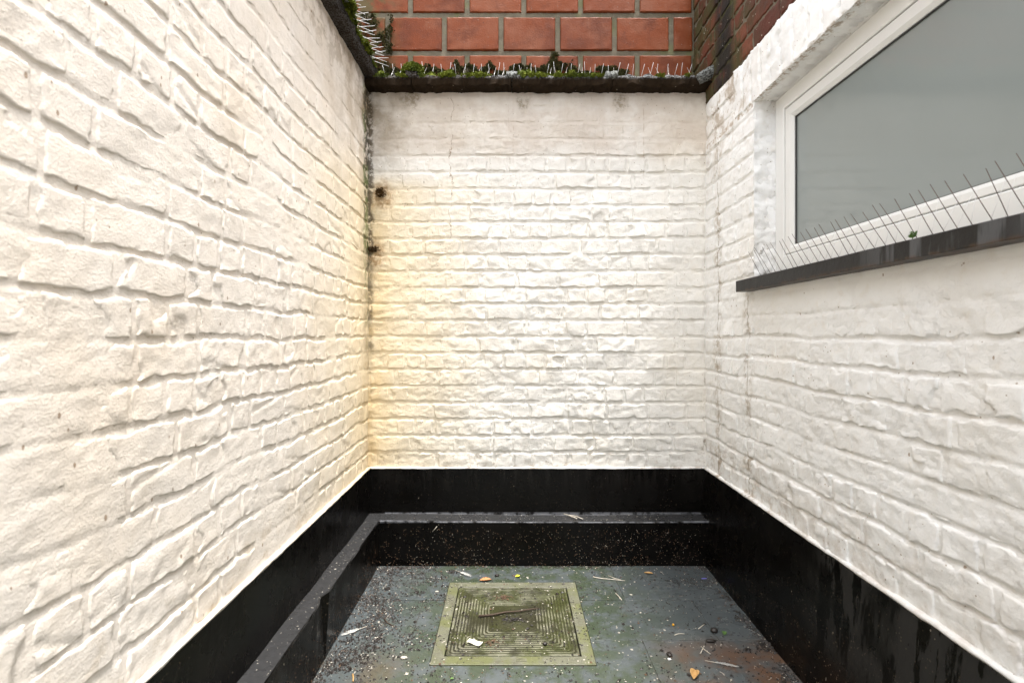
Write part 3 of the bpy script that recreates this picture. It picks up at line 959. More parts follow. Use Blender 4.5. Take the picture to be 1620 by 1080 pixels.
# plinths ----------------------------------------------------------------------
def build_plinth_left():
    ts = list(np.linspace(Y_NEAR, 2.52, 90))
    prof = [(-0.72, -0.02), (-0.628, -0.02), (-0.628, 0.2075), (-0.631, 0.2120), (-0.6965, 0.2135), (-0.6965, Z_PL - 0.004), (-0.699, Z_PL), (-0.72, Z_PL)]
    vs, fs = loft(prof, ts, lambda a, b, t: (a, t, b), 0.0022, 7, 5)
    # the chipped spot on the ledge
    vs = [(x - 0.024 * math.exp(-((y - 1.70) / 0.022) ** 2) * (1 if (z > 0.17 and x > -0.66) else 0), y, z) for x, y, z in vs]
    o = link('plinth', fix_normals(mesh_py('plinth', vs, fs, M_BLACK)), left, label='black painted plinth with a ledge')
    vs, fs = loft([(-0.73, Z_PL - 0.002), (-0.695, Z_PL - 0.001), (-0.693, Z_PL + 0.004), (-0.698, Z_PL + 0.0085), (-0.73, Z_PL + 0.010)], list(np.linspace(Y_NEAR, 2.505, 160)), lambda a, b, t: (a, t, b), 0.0025, 17, 14)
    link('paint_edge', fix_normals(mesh_py('paint_edge', vs, fs, PAINT['side'], True)), left)
under(left, build_plinth_left)

def build_plinth_back():
    ts = list(np.linspace(-0.70, 0.962, 60))
    prof = [(2.53, -0.02), (2.405, -0.02), (2.405, 0.208), (2.408, 0.2125), (2.5015, 0.2145), (2.5015, Z_PL - 0.004), (2.504, Z_PL), (2.53, Z_PL)]
    vs, fs = loft(prof, ts, lambda a, b, t: (t, a, b - (0.004 * math.sin((t + 0.3) * 2.6) if 0.1 < b < 0.3 else 0)), 0.0020, 9, 5)
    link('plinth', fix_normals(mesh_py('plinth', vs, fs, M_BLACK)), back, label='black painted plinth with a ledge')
    vs, fs = loft([(2.53, Z_PL - 0.002), (2.500, Z_PL - 0.001), (2.498, Z_PL + 0.003), (2.502, Z_PL + 0.007), (2.53, Z_PL + 0.008)], list(np.linspace(-0.70, 0.962, 120)), lambda a, b, t: (t, a, b), 0.002, 19, 14)
    link('paint_edge', fix_normals(mesh_py('paint_edge', vs, fs, PAINT['window'], True)), back)
under(back, build_plinth_back)

def build_plinth_right():
    ts = list(np.linspace(Y_NEAR, 2.52, 90))
    prof = [(0.99, -0.02), (0.923, -0.02), (0.923, 0.0), (0.940, 0.20), (0.9575, Z_PL - 0.004), (0.960, Z_PL), (0.99, Z_PL)]
    vs, fs = loft(prof, ts, lambda a, b, t: (a, t, b), 0.0025, 11, 5)
    link('plinth', fix_normals(mesh_py('plinth', vs, fs, M_BLACK)), right, label='black painted sloping plinth')
    vs, fs = loft([(0.99, Z_PL - 0.002), (0.957, Z_PL - 0.001), (0.954, Z_PL + 0.004), (0.959, Z_PL + 0.010), (0.99, Z_PL + 0.012)], list(np.linspace(Y_NEAR, 2.505, 160)), lambda a, b, t: (a, t, b), 0.0026, 23, 14)
    link('paint_edge', fix_normals(mesh_py('paint_edge', vs, fs, PAINT['window'], True)), right)
under(right, build_plinth_right)

# copings -----------------------------------------------------------------------
def build_coping_back():
    edges = [-0.78, -0.48, 0.005, 0.49, 0.985]
    prof = [(2.60, 2.296), (2.455, 2.300), (2.440, 2.306), (2.436, 2.335), (2.446, 2.352), (2.48, 2.362), (2.54, 2.366), (2.66, 2.372), (2.66, 2.296)]
    for i in range(4):
        ts = list(np.linspace(edges[i] + 0.002, edges[i + 1] - 0.002, 46))
        vs, fs = loft(prof, ts, lambda a, b, t: (t, a, b), 0.0095, 100 + i, 21)
        link('coping_tile', fix_normals(mesh_py('coping_tile', vs, fs, M_COPING, False)), back)
    for i, e in enumerate(edges[1:4]):
        pr = [(2.60, 2.335), (2.46, 2.333), (2.432, 2.336), (2.428, 2.350), (2.438, 2.370), (2.47, 2.381), (2.60, 2.383)]
        vs, fs = loft(pr, list(np.linspace(e - 0.026, e + 0.026, 9)), lambda a, b, t: (t, a, b), 0.006, 140 + i, 30)
        link('joint_roll', fix_normals(mesh_py('joint_roll', vs, fs, M_LICHEN if i else M_COPING, True)), back)
    g = Geo(); g.tube([(0.90, 2.44, 2.325), (0.925, 2.44, 2.340), (0.955, 2.43, 2.352), (0.985, 2.42, 2.368)], [0.024, 0.028, 0.030, 0.027], 10)
    link('corner_roll', fix_normals(g.mesh('corner_roll', M_LICHEN, True)), back)
under(back, build_coping_back)

def build_coping_left():
    prof = [(-0.96, 2.345), (-0.70, 2.340), (-0.672, 2.338), (-0.655, 2.348), (-0.650, 2.385), (-0.662, 2.400), (-0.74, 2.408), (-0.96, 2.420)]
    u = 2.66
    i = 0
    while u > Y_NEAR:
        w = 0.48
        vs, fs = loft(prof, list(np.linspace(u - w + 0.002, u - 0.002, 26)), lambda a, b, t: (a, t, b), 0.006, 200 + i, 12)
        link('coping_tile', fix_normals(mesh_py('coping_tile', vs, fs, M_COPING, False)), left)
        u -= w; i += 1
under(left, build_coping_left)

# ------------------------------------------------------------------ terracotta block wall
blk = thing('block_wall', 'bare terracotta block wall rising behind the mossy coping', 'wall', (0.1, 2.667, 0))
def build_blocks():
    BW, BH, J = 0.2995, 0.2010, 0.027
    yb = 2.667
    x_left = (572 - 808) / 300.0
    for r in range(4):
        z0 = CAM_H + (530 - 142 + r * 60.3) / 300.0 + 0.006
        off = (654 - 808) / 300.0 - 0.003 if r % 2 == 0 else (617 - 808) / 300.0
        k = -2
        while True:
            a = off + k * BW; b = a + BW - J
            k += 1
            if a > 0.99:
                break
            a = max(a, -0.96); b = min(b, 0.958)
            if b - a < 0.05:
                continue
            rs = random.Random(r * 50 + k)
            e = 0.005; fy = yb - rs.uniform(0.0, 0.004)
            us = grid_axis(a, b, 0.012); vs_ = grid_axis(z0, z0 + BH - J, 0.012)
            U, V = np.meshgrid(us, vs_, indexing='ij')
            ed = np.minimum(np.minimum(U - a, b - U), np.minimum(V - z0, z0 + BH - J - V)) + 0.0034 * fbm(U * 60, V * 60, 300 + r, 3)
            H = 0.005 * sstep(0.0, 0.0042, ed) + 0.0008 * fbm(U * 30, V * 30, 310, 3)
            nu, nv = U.shape
            idx = np.arange(nu * nv).reshape(nu, nv)
            q = np.stack([idx[:-1, :-1], idx[1:, :-1], idx[1:, 1:], idx[:-1, 1:]], -1).reshape(-1, 4)
            c = np.array([(a + b) / 2, yb, z0 + BH / 2])
            P = np.stack([U.ravel(), fy + 0.006 - H.ravel(), V.ravel()], 1)
            nb = len(P)
            P = np.concatenate([P, np.array([[a, yb + 0.12, z0], [b, yb + 0.12, z0], [b, yb + 0.12, z0 + BH - J], [a, yb + 0.12, z0 + BH - J]])]) - c
            polys = [list(t) for t in q]
            polys += [list(idx[:, 0][::-1]) + [nb, nb + 1], list(idx[-1, :][::-1]) + [nb + 1, nb + 2], list(idx[:, -1]) + [nb + 2, nb + 3], list(idx[0, :]) + [nb + 3, nb], [nb + 3, nb + 2, nb + 1, nb]]
            link('block', polys_mesh('block', P, polys, M_BLOCK, False), blk, tuple(c))
    g = Geo()
    us = np.linspace(-0.98, 0.97, 160); vs_ = np.linspace(2.22, 3.18, 70)
    U, V = np.meshgrid(us, vs_, indexing='ij')
    Yg = 2.674 + 0.003 * fbm(U * 40, V * 40, 401, 3)
    idx = np.arange(U.size).reshape(U.shape)
    q = np.stack([idx[:-1, :-1], idx[1:, :-1], idx[1:, 1:], idx[:-1, 1:]], -1).reshape(-1, 4)
    P = np.stack([U.ravel(), Yg.ravel(), V.ravel()], 1)
    n = len(P)
    P = np.concatenate([P, np.array([(x, y, z) for z in (2.22, 3.18) for y in (2.70, 2.80) for x in (-0.98, 0.97)])])
    polys = [list(t) for t in q] + [[n + i for i in f] for f in [(0, 2, 3, 1), (4, 5, 7, 6), (0, 1, 5, 4), (2, 6, 7, 3), (0, 4, 6, 2), (1, 3, 7, 5)]]
    link('mortar', polys_mesh('mortar', P, polys, M_BLOCKMORTAR, False), blk)
under(blk, build_blocks)

# ------------------------------------------------------------------ floor
floor = thing('floor', 'slate tile floor', 'floor')
del floor['label'], floor['category']
floor['kind'] = 'structure'
MX0, MX1, MY0, MY1 = -0.270, 0.285, 1.681, 2.239
HOLE = (MX0 - 0.002, MX1 + 0.002, MY0 - 0.002, MY1 + 0.002)
def sub_rect(r, h):
    a, b, c, d = r
    if b <= h[0] or a >= h[1] or d <= h[2] or c >= h[3]:
        return [r]
    out = []
    if c < h[2]: out.append((a, b, c, h[2]))
    if d > h[3]: out.append((a, b, h[3], d))
    c2, d2 = max(c, h[2]), min(d, h[3])
    if a < h[0]: out.append((a, h[0], c2, d2))
    if b > h[1]: out.append((h[1], b, c2, d2))
    return out
ys = [2.42, 2.094, 1.821, 1.53, 1.24, 0.95, 0.66, 0.37, 0.08, -0.21, -0.5, -0.9]
for r in range(len(ys) - 1):
    off = -0.083 if r % 2 == 0 else -0.3605
    for k in range(-2, 4):
        a = off + k * 0.5555; b = a + 0.5555
        a = max(a, -0.66); b = min(b, 0.945)
        if b - a < 0.03:
            continue
        j = 0.0010
        rect = (a + j, b - j, ys[r + 1] + j, ys[r] - j)
        pcs = sub_rect(rect, HOLE)
        if not pcs:
            continue
        dz = random.uniform(-0.0005, 0.0005)
        g = Geo()
        cx, cy = (a + b) / 2, (ys[r] + ys[r + 1]) / 2
        for (x0, x1, y0, y1) in pcs:
            if x1 - x0 < 0.002 or y1 - y0 < 0.002:
                continue
            g.box(x0 - cx, x1 - cx, y0 - cy, y1 - cy, -0.012, dz, 0.0 if len(pcs) > 1 else 0.0012)
        link('tile', g.mesh('tile', M_SLATE), floor, (cx, cy, 0))
M_GROUT = plain("dark_grout", (0.050, 0.046, 0.036), 0.7, scale=60)
g = Geo(); 
for (x0, x1, y0, y1) in sub_rect((-0.68, 0.96, -0.92, 2.44), HOLE):
    g.box(x0, x1, y0, y1, -0.03, -0.0022)
link('grout', g.mesh('grout', M_GROUT), floor)
g = Geo(); g.box(-60, 60, -60, 60, -0.6, -0.05)
gr = link('ground', g.mesh('ground', M_GROUND)); gr['kind'] = 'structure'

# ------------------------------------------------------------------ manhole
man = thing('manhole_cover', 'square mossy inspection cover with concentric ribs set in the slate floor', 'manhole cover', ((MX0 + MX1) / 2, (MY0 + MY1) / 2, 0))
mc = Vector(man.location)
hw, hd = (MX1 - MX0) / 2, (MY1 - MY0) / 2
def sq(hx, hy, z, rad, n=5):
    pts = []
    for cx, cy, a0 in ((hx, hy, 0), (-hx, hy, 90), (-hx, -hy, 180), (hx, -hy, 270)):
        for k in range(n):
            a = R(a0 + 90 * k / (n - 1))
            pts.append((cx - math.copysign(rad, cx) + rad * math.cos(a), cy - math.copysign(rad, cy) + rad * math.sin(a), z))
    return pts
def rings(name, spec, mat, cap_last=True, cap_first=False):
    vs = []; fs = []
    n = 20
    for (hx, hy, z, rad) in spec:
        vs += sq(hx, hy, z, rad)
    for k in range(len(spec) - 1):
        for i in range(n):
            j = (i + 1) % n
            fs.append((k * n + i, k * n + j, (k + 1) * n + j, (k + 1) * n + i))
    if cap_last:
        fs.append(tuple((len(spec) - 1) * n + i for i in range(n)))
    return link(name, fix_normals(mesh_py(name, vs, fs, mat)), man)
bw = 0.043
rings('frame', [(hw, hd, -0.03, 0.002), (hw, hd, 0.0025, 0.002), (hw - 0.002, hd - 0.002, 0.0042, 0.002), (hw - bw + 0.002, hd - bw + 0.002, 0.0045, 0.004), (hw - bw, hd - bw, 0.0025, 0.004), (hw - bw, hd - bw, -0.03, 0.004)], M_FRAMECAST, False)
spec = []
lx, ly = hw - bw - 0.0045, hd - bw - 0.0045
spec += [(lx, ly, -0.028, 0.008), (lx, ly, 0.002, 0.008), (lx - 0.0015, ly - 0.0015, 0.0036, 0.008), (lx - 0.009, ly - 0.009, 0.0036, 0.010)]
e = 0.010
for k in range(11):
    r_ = 0.012
    spec += [(lx - e, ly - e, 0.0008, r_), (lx - e - 0.0042, ly - e - 0.0042, 0.0006, r_), (lx - e - 0.0052, ly - e - 0.0052, 0.0027, r_), (lx - e - 0.0106, ly - e - 0.0106, 0.0028, r_)]
    e += 0.0118
spec += [(lx - e, ly - e, 0.0008, 0.012), (lx - e - 0.02, ly - e - 0.02, 0.0010, 0.010)]
rings('lid', spec, M_LID)
g = Geo(); g.box(-0.018, 0.018, -0.008, 0.008, 0.0038, 0.0062, 0.001)
link('maker_plate', g.mesh('maker_plate', M_LID), man, (0.028, -hd + bw / 2, 0))
g = Geo(); g.box(-0.012, 0.012, -0.006, 0.006, -0.002, 0.0034, 0.001)
key = g.mesh('lifting_key', M_CRUMB)
for sx in (-1, 1):
    link('lifting_key', key, man, (sx * 0.030, -0.01, 0))

# ------------------------------------------------------------------ bird spikes
def spike_mesh(vec, rad, mat, name='spike'):
    v = Vector(vec)
    g = Geo(); g.tube([(0, 0, 0), v * 0.5, v], [rad, rad, rad * 0.85], 5)
    return g.mesh(name, mat, True)

st = thing('bird_spike_strip', 'row of thin brown and pale bird spikes along the dark window sill', 'bird spikes', (0.962, 1.2, 1.3195))
g = Geo(); g.box(-0.012, 0.012, -0.70, 0.775, 0.0, 0.004, 0.001)
link('base_strip', g.mesh('base_strip', M_CLEAR), st)
rs = random.Random(5)
outs = [spike_mesh((-0.056 + rs.uniform(-0.006, 0.006), rs.uniform(-0.012, 0.012), 0.094 + rs.uniform(-0.004, 0.004)), 0.0008, M_WIREDARK) for _ in range(7)]
ins_ = [spike_mesh((0.030 + rs.uniform(-0.008, 0.008), rs.uniform(-0.01, 0.01), 0.088), 0.0006, M_WIREPALE) for _ in range(5)]  # inner spikes: bright reflections painted in as a pale wire colour
y = 0.62
while y < 1.965:
    yy = y + rs.uniform(-0.005, 0.005)
    link('spike', rs.choice(outs), st, (-0.002, yy - 1.2, 0.003))
    link('spike', rs.choice(ins_), st, (0.002, yy + 0.012 - 1.2, 0.003))
    y += 0.0355

st = thing('bird_spike_strip', 'row of short steel bird spikes standing in the moss below the terracotta blocks', 'bird spikes', (0.15, 2.50, 2.364))
g = Geo(); g.box(-0.80, 0.78, -0.012, 0.012, 0.0, 0.004, 0.001)
link('base_strip', g.mesh('base_strip', M_CLEAR), st)
ups = [spike_mesh((rs.uniform(-0.012, 0.012), -0.030 + rs.uniform(-0.008, 0.008), 0.056 + rs.uniform(-0.014, 0.006)), 0.0010, M_WIREPALE) for _ in range(8)]
bks = [spike_mesh((rs.uniform(-0.03, 0.03), 0.055, 0.085), 0.0008, M_WIRE) for _ in range(6)]
x = -0.62
while x < 0.90:
    link('spike', rs.choice(ups), st, (x - 0.15 + rs.uniform(-0.008, 0.008), -0.006, 0.002))
    if rs.random() < 0.7:
        link('spike', rs.choice(bks), st, (x - 0.15 + 0.02, 0.006, 0.002))
    x += 0.0395

st = thing('bird_spike_strip', 'pale bird spikes pointing out over the yard from the mossy side coping', 'bird spikes', (-0.672, 1.9, 2.402))
g = Geo(); g.box(-0.010, 0.010, -1.2, 0.55, 0.0, 0.004, 0.001)
link('base_strip', g.mesh('base_strip', M_CLEAR), st)
s1 = [spike_mesh((0.088, rs.uniform(-0.01, 0.01), 0.006 + rs.uniform(-0.01, 0.01)), 0.0012, M_WIREPALE) for _ in range(5)]
s2 = [spike_mesh((0.075, 0.055 + rs.uniform(-0.01, 0.01), 0.0), 0.0012, M_WIREPALE) for _ in range(5)]
y = 0.75
while y < 2.42:
    link('spike', rs.choice(s1), st, (0.004, y - 1.9, 0.003))
    link('spike', rs.choice(s2), st, (0.004, y + 0.008 - 1.9, 0.001))
    y += 0.040

# ------------------------------------------------------------------ moss
def tuft(vs, fs, p, nrm, size, rs, blades=4):
    nrm = Vector(nrm)
    for _ in range(blades):
        d = (nrm + Vector((rs.gauss(0, 0.65), rs.gauss(0, 0.65), rs.gauss(0, 0.65)))).normalized()
        s = d.cross(Vector((rs.random() - .5, rs.random() - .5, rs.random() - .5))).normalized() * size * 0.30
        L = size * rs.uniform(0.6, 1.4)
        q = Vector(p) + Vector((rs.gauss(0, size * .4), rs.gauss(0, size * .4), 0))
        n = len(vs)
        vs += [q - s * 0.6, q + s * 0.6, q + d * L * 0.6 + s, q + d * L * 0.6 - s, q + d * L]
        fs += [(n, n + 1, n + 2, n + 3), (n + 3, n + 2, n + 4)]

def cushion(vs, fs, c, rx, ry, rz, n, size, rs):
    c = Vector(c)
    # solid lumpy core
    n0 = len(vs); nu, nv = 14, 6
    for j in range(nv + 1):
        ph = j / nv * math.pi / 2
        for i in range(nu):
            a = 2 * math.pi * i / nu
            k = 1 + 0.25 * float(pn(math.cos(a) * 2 + c.x * 30, math.sin(a) * 2 + j * 0.5, 8))
            vs.append(c + Vector((rx * math.cos(a) * math.cos(ph) * k, ry * math.sin(a) * math.cos(ph) * k, rz * math.sin(ph) * k)) * 0.9)
    for j in range(nv):
        for i in range(nu):
            i2 = (i + 1) % nu
            fs.append((n0 + j * nu + i, n0 + j * nu + i2, n0 + (j + 1) * nu + i2, n0 + (j + 1) * nu + i))
    for _ in range(n):
        a = rs.uniform(0, 2 * math.pi); ph = math.asin(rs.random())
        d = Vector((math.cos(a) * math.cos(ph), math.sin(a) * math.cos(ph), math.sin(ph)))
        tuft(vs, fs, c + Vector((d.x * rx, d.y * ry, d.z * rz)) * 0.92, d, size, rs, 3)

rs = random.Random(12)
# along the back coping
vs = []; fs = []
for i in range(3600):
    x = rs.uniform(-0.70, 0.93)
    dens = 0.75 if x < -0.12 else (0.25 if x < 0.05 else (0.85 if x < 0.45 else 0.22))
    if float(fbm(x * 9, 0.0, 500, 4)) * 1.3 + dens < 0.62 + rs.random() * 0.25:
        continue
    y = rs.choice([2.433, 2.434, 2.437, 2.442, 2.45, 2.47, 2.49]) + rs.uniform(-0.004, 0.004)
    z = 2.352 + 0.018 * min(1, max(0, (y - 2.437) / 0.06)) - (0.016 if y < 2.439 else 0.004) * rs.random()
    tuft(vs, fs, (x, y, z), (0, -0.6, 0.8), 0.0075, rs, 4)
for i in range(22):
    x = rs.choice([rs.uniform(-0.65, -0.1), rs.uniform(-0.65, -0.1), rs.uniform(0.05, 0.45)])
    cushion(vs, fs, (x, rs.uniform(2.445, 2.50), 2.354), rs.uniform(0.014, 0.045), 0.02, rs.uniform(0.012, 0.032), 60, 0.007, rs)
link('moss', mesh_py('moss', vs, fs, M_MOSS), None, kind='stuff')
for i in range(1300):
    x = rs.uniform(-0.70, 0.90)
    if float(fbm(x * 17, 4.0, 503, 4)) < -0.02:
        continue
    tuft(vs, fs, (x, 2.434 - 0.004 * rs.random(), 2.330 + 0.020 * rs.random()), (0, -0.9, -0.2), 0.006, rs, 3)
# at the foot of the block wall
vs = []; fs = []
for i in range(9500):
    x = rs.uniform(-0.72, 0.62)
    top = 0.088 + 0.085 * max(0, float(fbm(x * 6.5 + 3, 0.0, 510, 4)) + 0.30) * (1.25 if 0.05 < x < 0.42 else 0.9)
    if x > 0.45: top *= 0.9
    z = 2.39 + rs.random() ** 0.8 * top
    if float(fbm(x * 22, z * 22, 515, 3)) < -0.35:
        continue
    tuft(vs, fs, (x, 2.660 - rs.random() * 0.03 * (1 - (z - 2.37) / 0.15), z), (0, -0.8, 0.6), 0.009, rs, 4)
link('moss', mesh_py('moss', vs, fs, M_MOSSDARK), None, kind='stuff')
# corner behind the left coping
vs = []; fs = []
for i in range(1500):
    x = rs.uniform(-0.80, -0.62); z = rs.uniform(2.38, 2.78)
    if float(fbm(x * 14, z * 14, 516, 3)) < -0.05:
        continue
    tuft(vs, fs, (x, 2.659 - rs.random() * 0.008, z), (0, -0.9, 0.4), 0.009, rs, 4)
link('moss', mesh_py('moss', vs, fs, M_MOSSDARK), None, kind='stuff')
# edge of the left coping
vs = []; fs = []
for i in range(2400):
    y = rs.uniform(1.2, 2.45)
    if float(fbm(y * 9, 2.0, 520, 3)) + 0.18 < rs.random() * 0.5:
        continue
    t = rs.random()
    x = -0.650 - 0.03 * t * t + rs.uniform(-0.003, 0.003); z = 2.375 + 0.028 * t
    tuft(vs, fs, (x, y, z), (0.8, 0, 0.5), 0.009, rs, 4)
for i in range(8):
    cushion(vs, fs, (-0.66, rs.uniform(1.5, 2.4), 2.392), 0.03, 0.05, 0.016, 60, 0.008, rs)
link('moss', mesh_py('moss', vs, fs, M_MOSS), None, kind='stuff')
# distinct cushions
vs = []; fs = []
cushion(vs, fs, (0, 0, 0), 0.052, 0.034, 0.052, 560, 0.009, rs)
thing('moss_cushion', 'domed green moss cushion on the back coping beside the corner spikes', 'moss', (-0.478, 2.462, 2.368), me=mesh_py('moss_cushion', vs, fs, M_MOSS))
vs = []; fs = []
cushion(vs, fs, (0, 0, 0), 0.045, 0.060, 0.035, 560, 0.009, rs)
thing('moss_cushion', 'bright moss cushion hanging over the side coping at the picture top', 'moss', (-0.655, 1.985, 2.385), me=mesh_py('moss_cushion', vs, fs, M_MOSS))
# brown tufts in the corner cracks
def wall_tuft(loc, rx, rz, label, n):
    vs = []; fs = []
    for _ in range(n):
        a = rs.uniform(0, 6.283); r = math.sqrt(rs.random())
        tuft(vs, fs, (rx * r * math.cos(a), -rs.random() * 0.010, rz * r * math.sin(a)), (0.2, -0.8, 0.1), 0.008, rs, 3)
    cv = len(vs)
    thing('root_tuft', label, 'root tuft', loc, me=mesh_py('root_tuft', vs, fs, M_MOSSDEAD))
wall_tuft((-0.643, 2.503, 1.800), 0.024, 0.022, 'round brown tuft growing from the white end wall, upper of two', 150)
wall_tuft((-0.678, 2.500, 1.520), 0.026, 0.014, 'flat brown tuft in the wall corner, lower of two', 110)
# a weed on the sill
g = Geo()
for k in range(9):
    a = rs.uniform(0, 6.28); L = rs.uniform(0.006, 0.015)
    p1 = Vector((math.cos(a) * L * 0.4, math.sin(a) * L * 0.5, L))
    g.tube([(0, 0, 0), p1 * 0.6, p1], [0.0006, 0.0006, 0.0004], 4)
    for q in (0.5, 0.75, 1.0):
        for sg in (-1, 1):
            c = p1 * q; s = Vector((math.sin(a) * sg * 0.004, -math.cos(a) * sg * 0.004, 0.002))
            g.add([c, c + s + Vector((0, 0, 0.0025)), c + s * 2, c + s - Vector((0, 0, 0.001))], [(0, 1, 2, 3)])
thing('weed', 'tiny green weed growing on the dark window sill between the spikes', 'weed', (0.925, 1.165, 1.3175), me=g.mesh('weed', M_GREEN))

# ------------------------------------------------------------------ litter
def fl(px, py, z=0.0):
    """floor point seen at that spot of the photograph"""
    d = (CAM_H - z) * FPX / (py - 530.0)
    return Vector(((px - 808) / FPX * d, d, z))

def crumbs(name, pts, smin, smax, mat, rs, flat=0.6):
    vs = []; fs = []
    for p in pts:
        s = rs.uniform(smin, smax) * (1 if rs.random() > 0.08 else 1.7)
        n = len(vs)
        a = rs.uniform(0, 6.28); ca, sa = math.cos(a), math.sin(a)
        ex = rs.uniform(0.6, 1.6)
        for (x, y, z) in ((1, 0, 0), (0, 1, 0), (-1, 0, 0), (0, -1, 0), (0, 0, 1), (0, 0, -0.3)):
            x *= ex * rs.uniform(0.7, 1.2); y *= rs.uniform(0.6, 1.2); z *= flat * rs.uniform(0.7, 1.3)
            vs.append((p[0] + (x * ca - y * sa) * s, p[1] + (x * sa + y * ca) * s, p[2] + z * s))
        for k in range(4):
            k2 = (k + 1) % 4
            fs += [(n + k, n + k2, n + 4), (n + k2, n + k, n + 5)]
    return link(name, mesh_py(name, vs, fs, mat), None, kind='stuff')

def scatter(n, rs, pale=False):
    pts = []
    while len(pts) < n:
        x = rs.uniform(-0.625, 0.92); y = rs.uniform(1.2, 2.400)
        lf = math.exp(-((x + 0.60) / 0.09) ** 2) * 1.0 + 0.42 * math.exp(-((x + 0.46) / 0.16) ** 2) * (0.4 + 0.6 * (y > 1.75))
        rg = 0.9 * math.exp(-((x - 0.905) / 0.025) ** 2) + 0.55 * math.exp(-(((x - 0.80) / 0.09) ** 2 + ((y - 2.24) / 0.06) ** 2))
        bk = 0.55 * math.exp(-((y - 2.395) / 0.012) ** 2)
        nz = 0.55 + 0.9 * float(fbm(x * 9, y * 9, 600, 3))
        p = (0.06 + lf + rg + bk) * max(0.05, nz)
        if pale: p = p * 0.7 + 0.10
        if rs.random() < p:
            inside = MX0 < x < MX1 and MY0 < y < MY1
            pts.append((x, y, 0.0045 if inside else 0.0012))
    return pts
rs = random.Random(33)
crumbs('dirt_crumbs', scatter(8000, rs), 0.0011, 0.0046, M_CRUMB, rs)
crumbs('pale_crumbs', scatter(1500, rs, True), 0.0010, 0.0034, M_PALEBIT, rs, 0.4)
crumbs('rust_crumbs', scatter(900, rs, True), 0.0012, 0.0034, M_BROWNBIT, rs, 0.5)
# crumbs lying on the ledges
pts = [(rs.uniform(-0.62, 0.92), 2.409 + rs.random() ** 1.5 * 0.085, 0.2150) for _ in range(150)] + [(-0.632 - 0.06 * rs.random(), rs.uniform(1.2, 2.40), 0.2145) for _ in range(110)]
crumbs('pale_crumbs', pts, 0.0008, 0.0022, M_PALEBIT, rs, 0.5)
# wet dirt and fibres that splashed up the black plinths
def fibres(name, pts, plane, lmin, lmax, rad, mat, rs):
    g = Geo()
    for p in pts:
        a = rs.uniform(0, 6.283); L = rs.uniform(lmin, lmax) * rs.choice([0.4, 0.7, 1.0]); bend = rs.uniform(-1.2, 1.2)
        q = [Vector((0, 0)), Vector((math.cos(a), math.sin(a))) * L * 0.5]
        q.append(q[1] + Vector((math.cos(a + bend), math.sin(a + bend))) * L * 0.5)
        f = {'xz': lambda v: Vector((p[0] + v.x, p[1], p[2] + v.y)), 'yz': lambda v: Vector((p[0], p[1] + v.x, p[2] + v.y)), 'xy': lambda v: Vector((p[0] + v.x, p[1] + v.y, p[2]))}[plane]
        g.tube([f(v) for v in q], rad * rs.uniform(0.6, 1.5), 3)
    return link(name, g.mesh(name, mat), None, kind='stuff')
pts = []
while len(pts) < 900:
    x = rs.choice([rs.gauss(-0.33, 0.13), rs.gauss(0.45, 0.2), rs.gauss(0.72, 0.13), rs.uniform(-0.6, 0.9)])
    z = 0.17 * rs.random() ** (1.3 if x > 0.3 else 2.4)
    if -0.62 < x < 0.92 and float(fbm(x * 13, z * 13, 640, 3)) > -0.25:
        pts.append((x, 2.4035 + 0.001 * rs.random(), 0.006 + z))
fibres('splashed_dirt', pts[:560], 'xz', 0.004, 0.012, 0.0007, M_BROWNBIT, rs)
fibres('splashed_dirt', pts[560:700], 'xz', 0.003, 0.009, 0.0006, M_PALEBIT, rs)
crumbs('splashed_dirt', pts[700:], 0.0008, 0.0022, M_CRUMB, rs, 0.5)
pts = [(-0.6265, rs.uniform(1.25, 2.38), 0.003 + 0.13 * rs.random() ** 2.2) for _ in range(420)]
fibres('splashed_dirt', pts, 'yz', 0.002, 0.007, 0.0006, M_BROWNBIT, rs)
fibres('fine_fibres', [(x, y, z + 0.001) for x, y, z in scatter(420, rs)], 'xy', 0.006, 0.020, 0.0006, M_TWIG, rs)
fibres('fine_fibres', [(x, y, z + 0.001) for x, y, z in scatter(150, rs, True)], 'xy', 0.006, 0.020, 0.0006, M_STRAW, rs)
# larger dark clumps, mostly along the side plinth
pts = []
for _ in range(46):
    c = (rs.choice([-0.60 + abs(rs.gauss(0, 0.05)), -0.55 + abs(rs.gauss(0, 0.11)), 0.90 - abs(rs.gauss(0, 0.03)), rs.uniform(-0.6, 0.9)]), rs.uniform(1.3, 2.39))
    if MX0 < c[0] < MX1 and MY0 < c[1] < MY1:
        continue
    for _ in range(rs.randint(5, 26)):
        pts.append((max(-0.622, c[0] + rs.gauss(0, 0.015)), min(2.398, c[1] + rs.gauss(0, 0.012)), 0.002))
crumbs('dirt_clumps', pts, 0.0020, 0.0058, M_CRUMB, rs, 0.8)

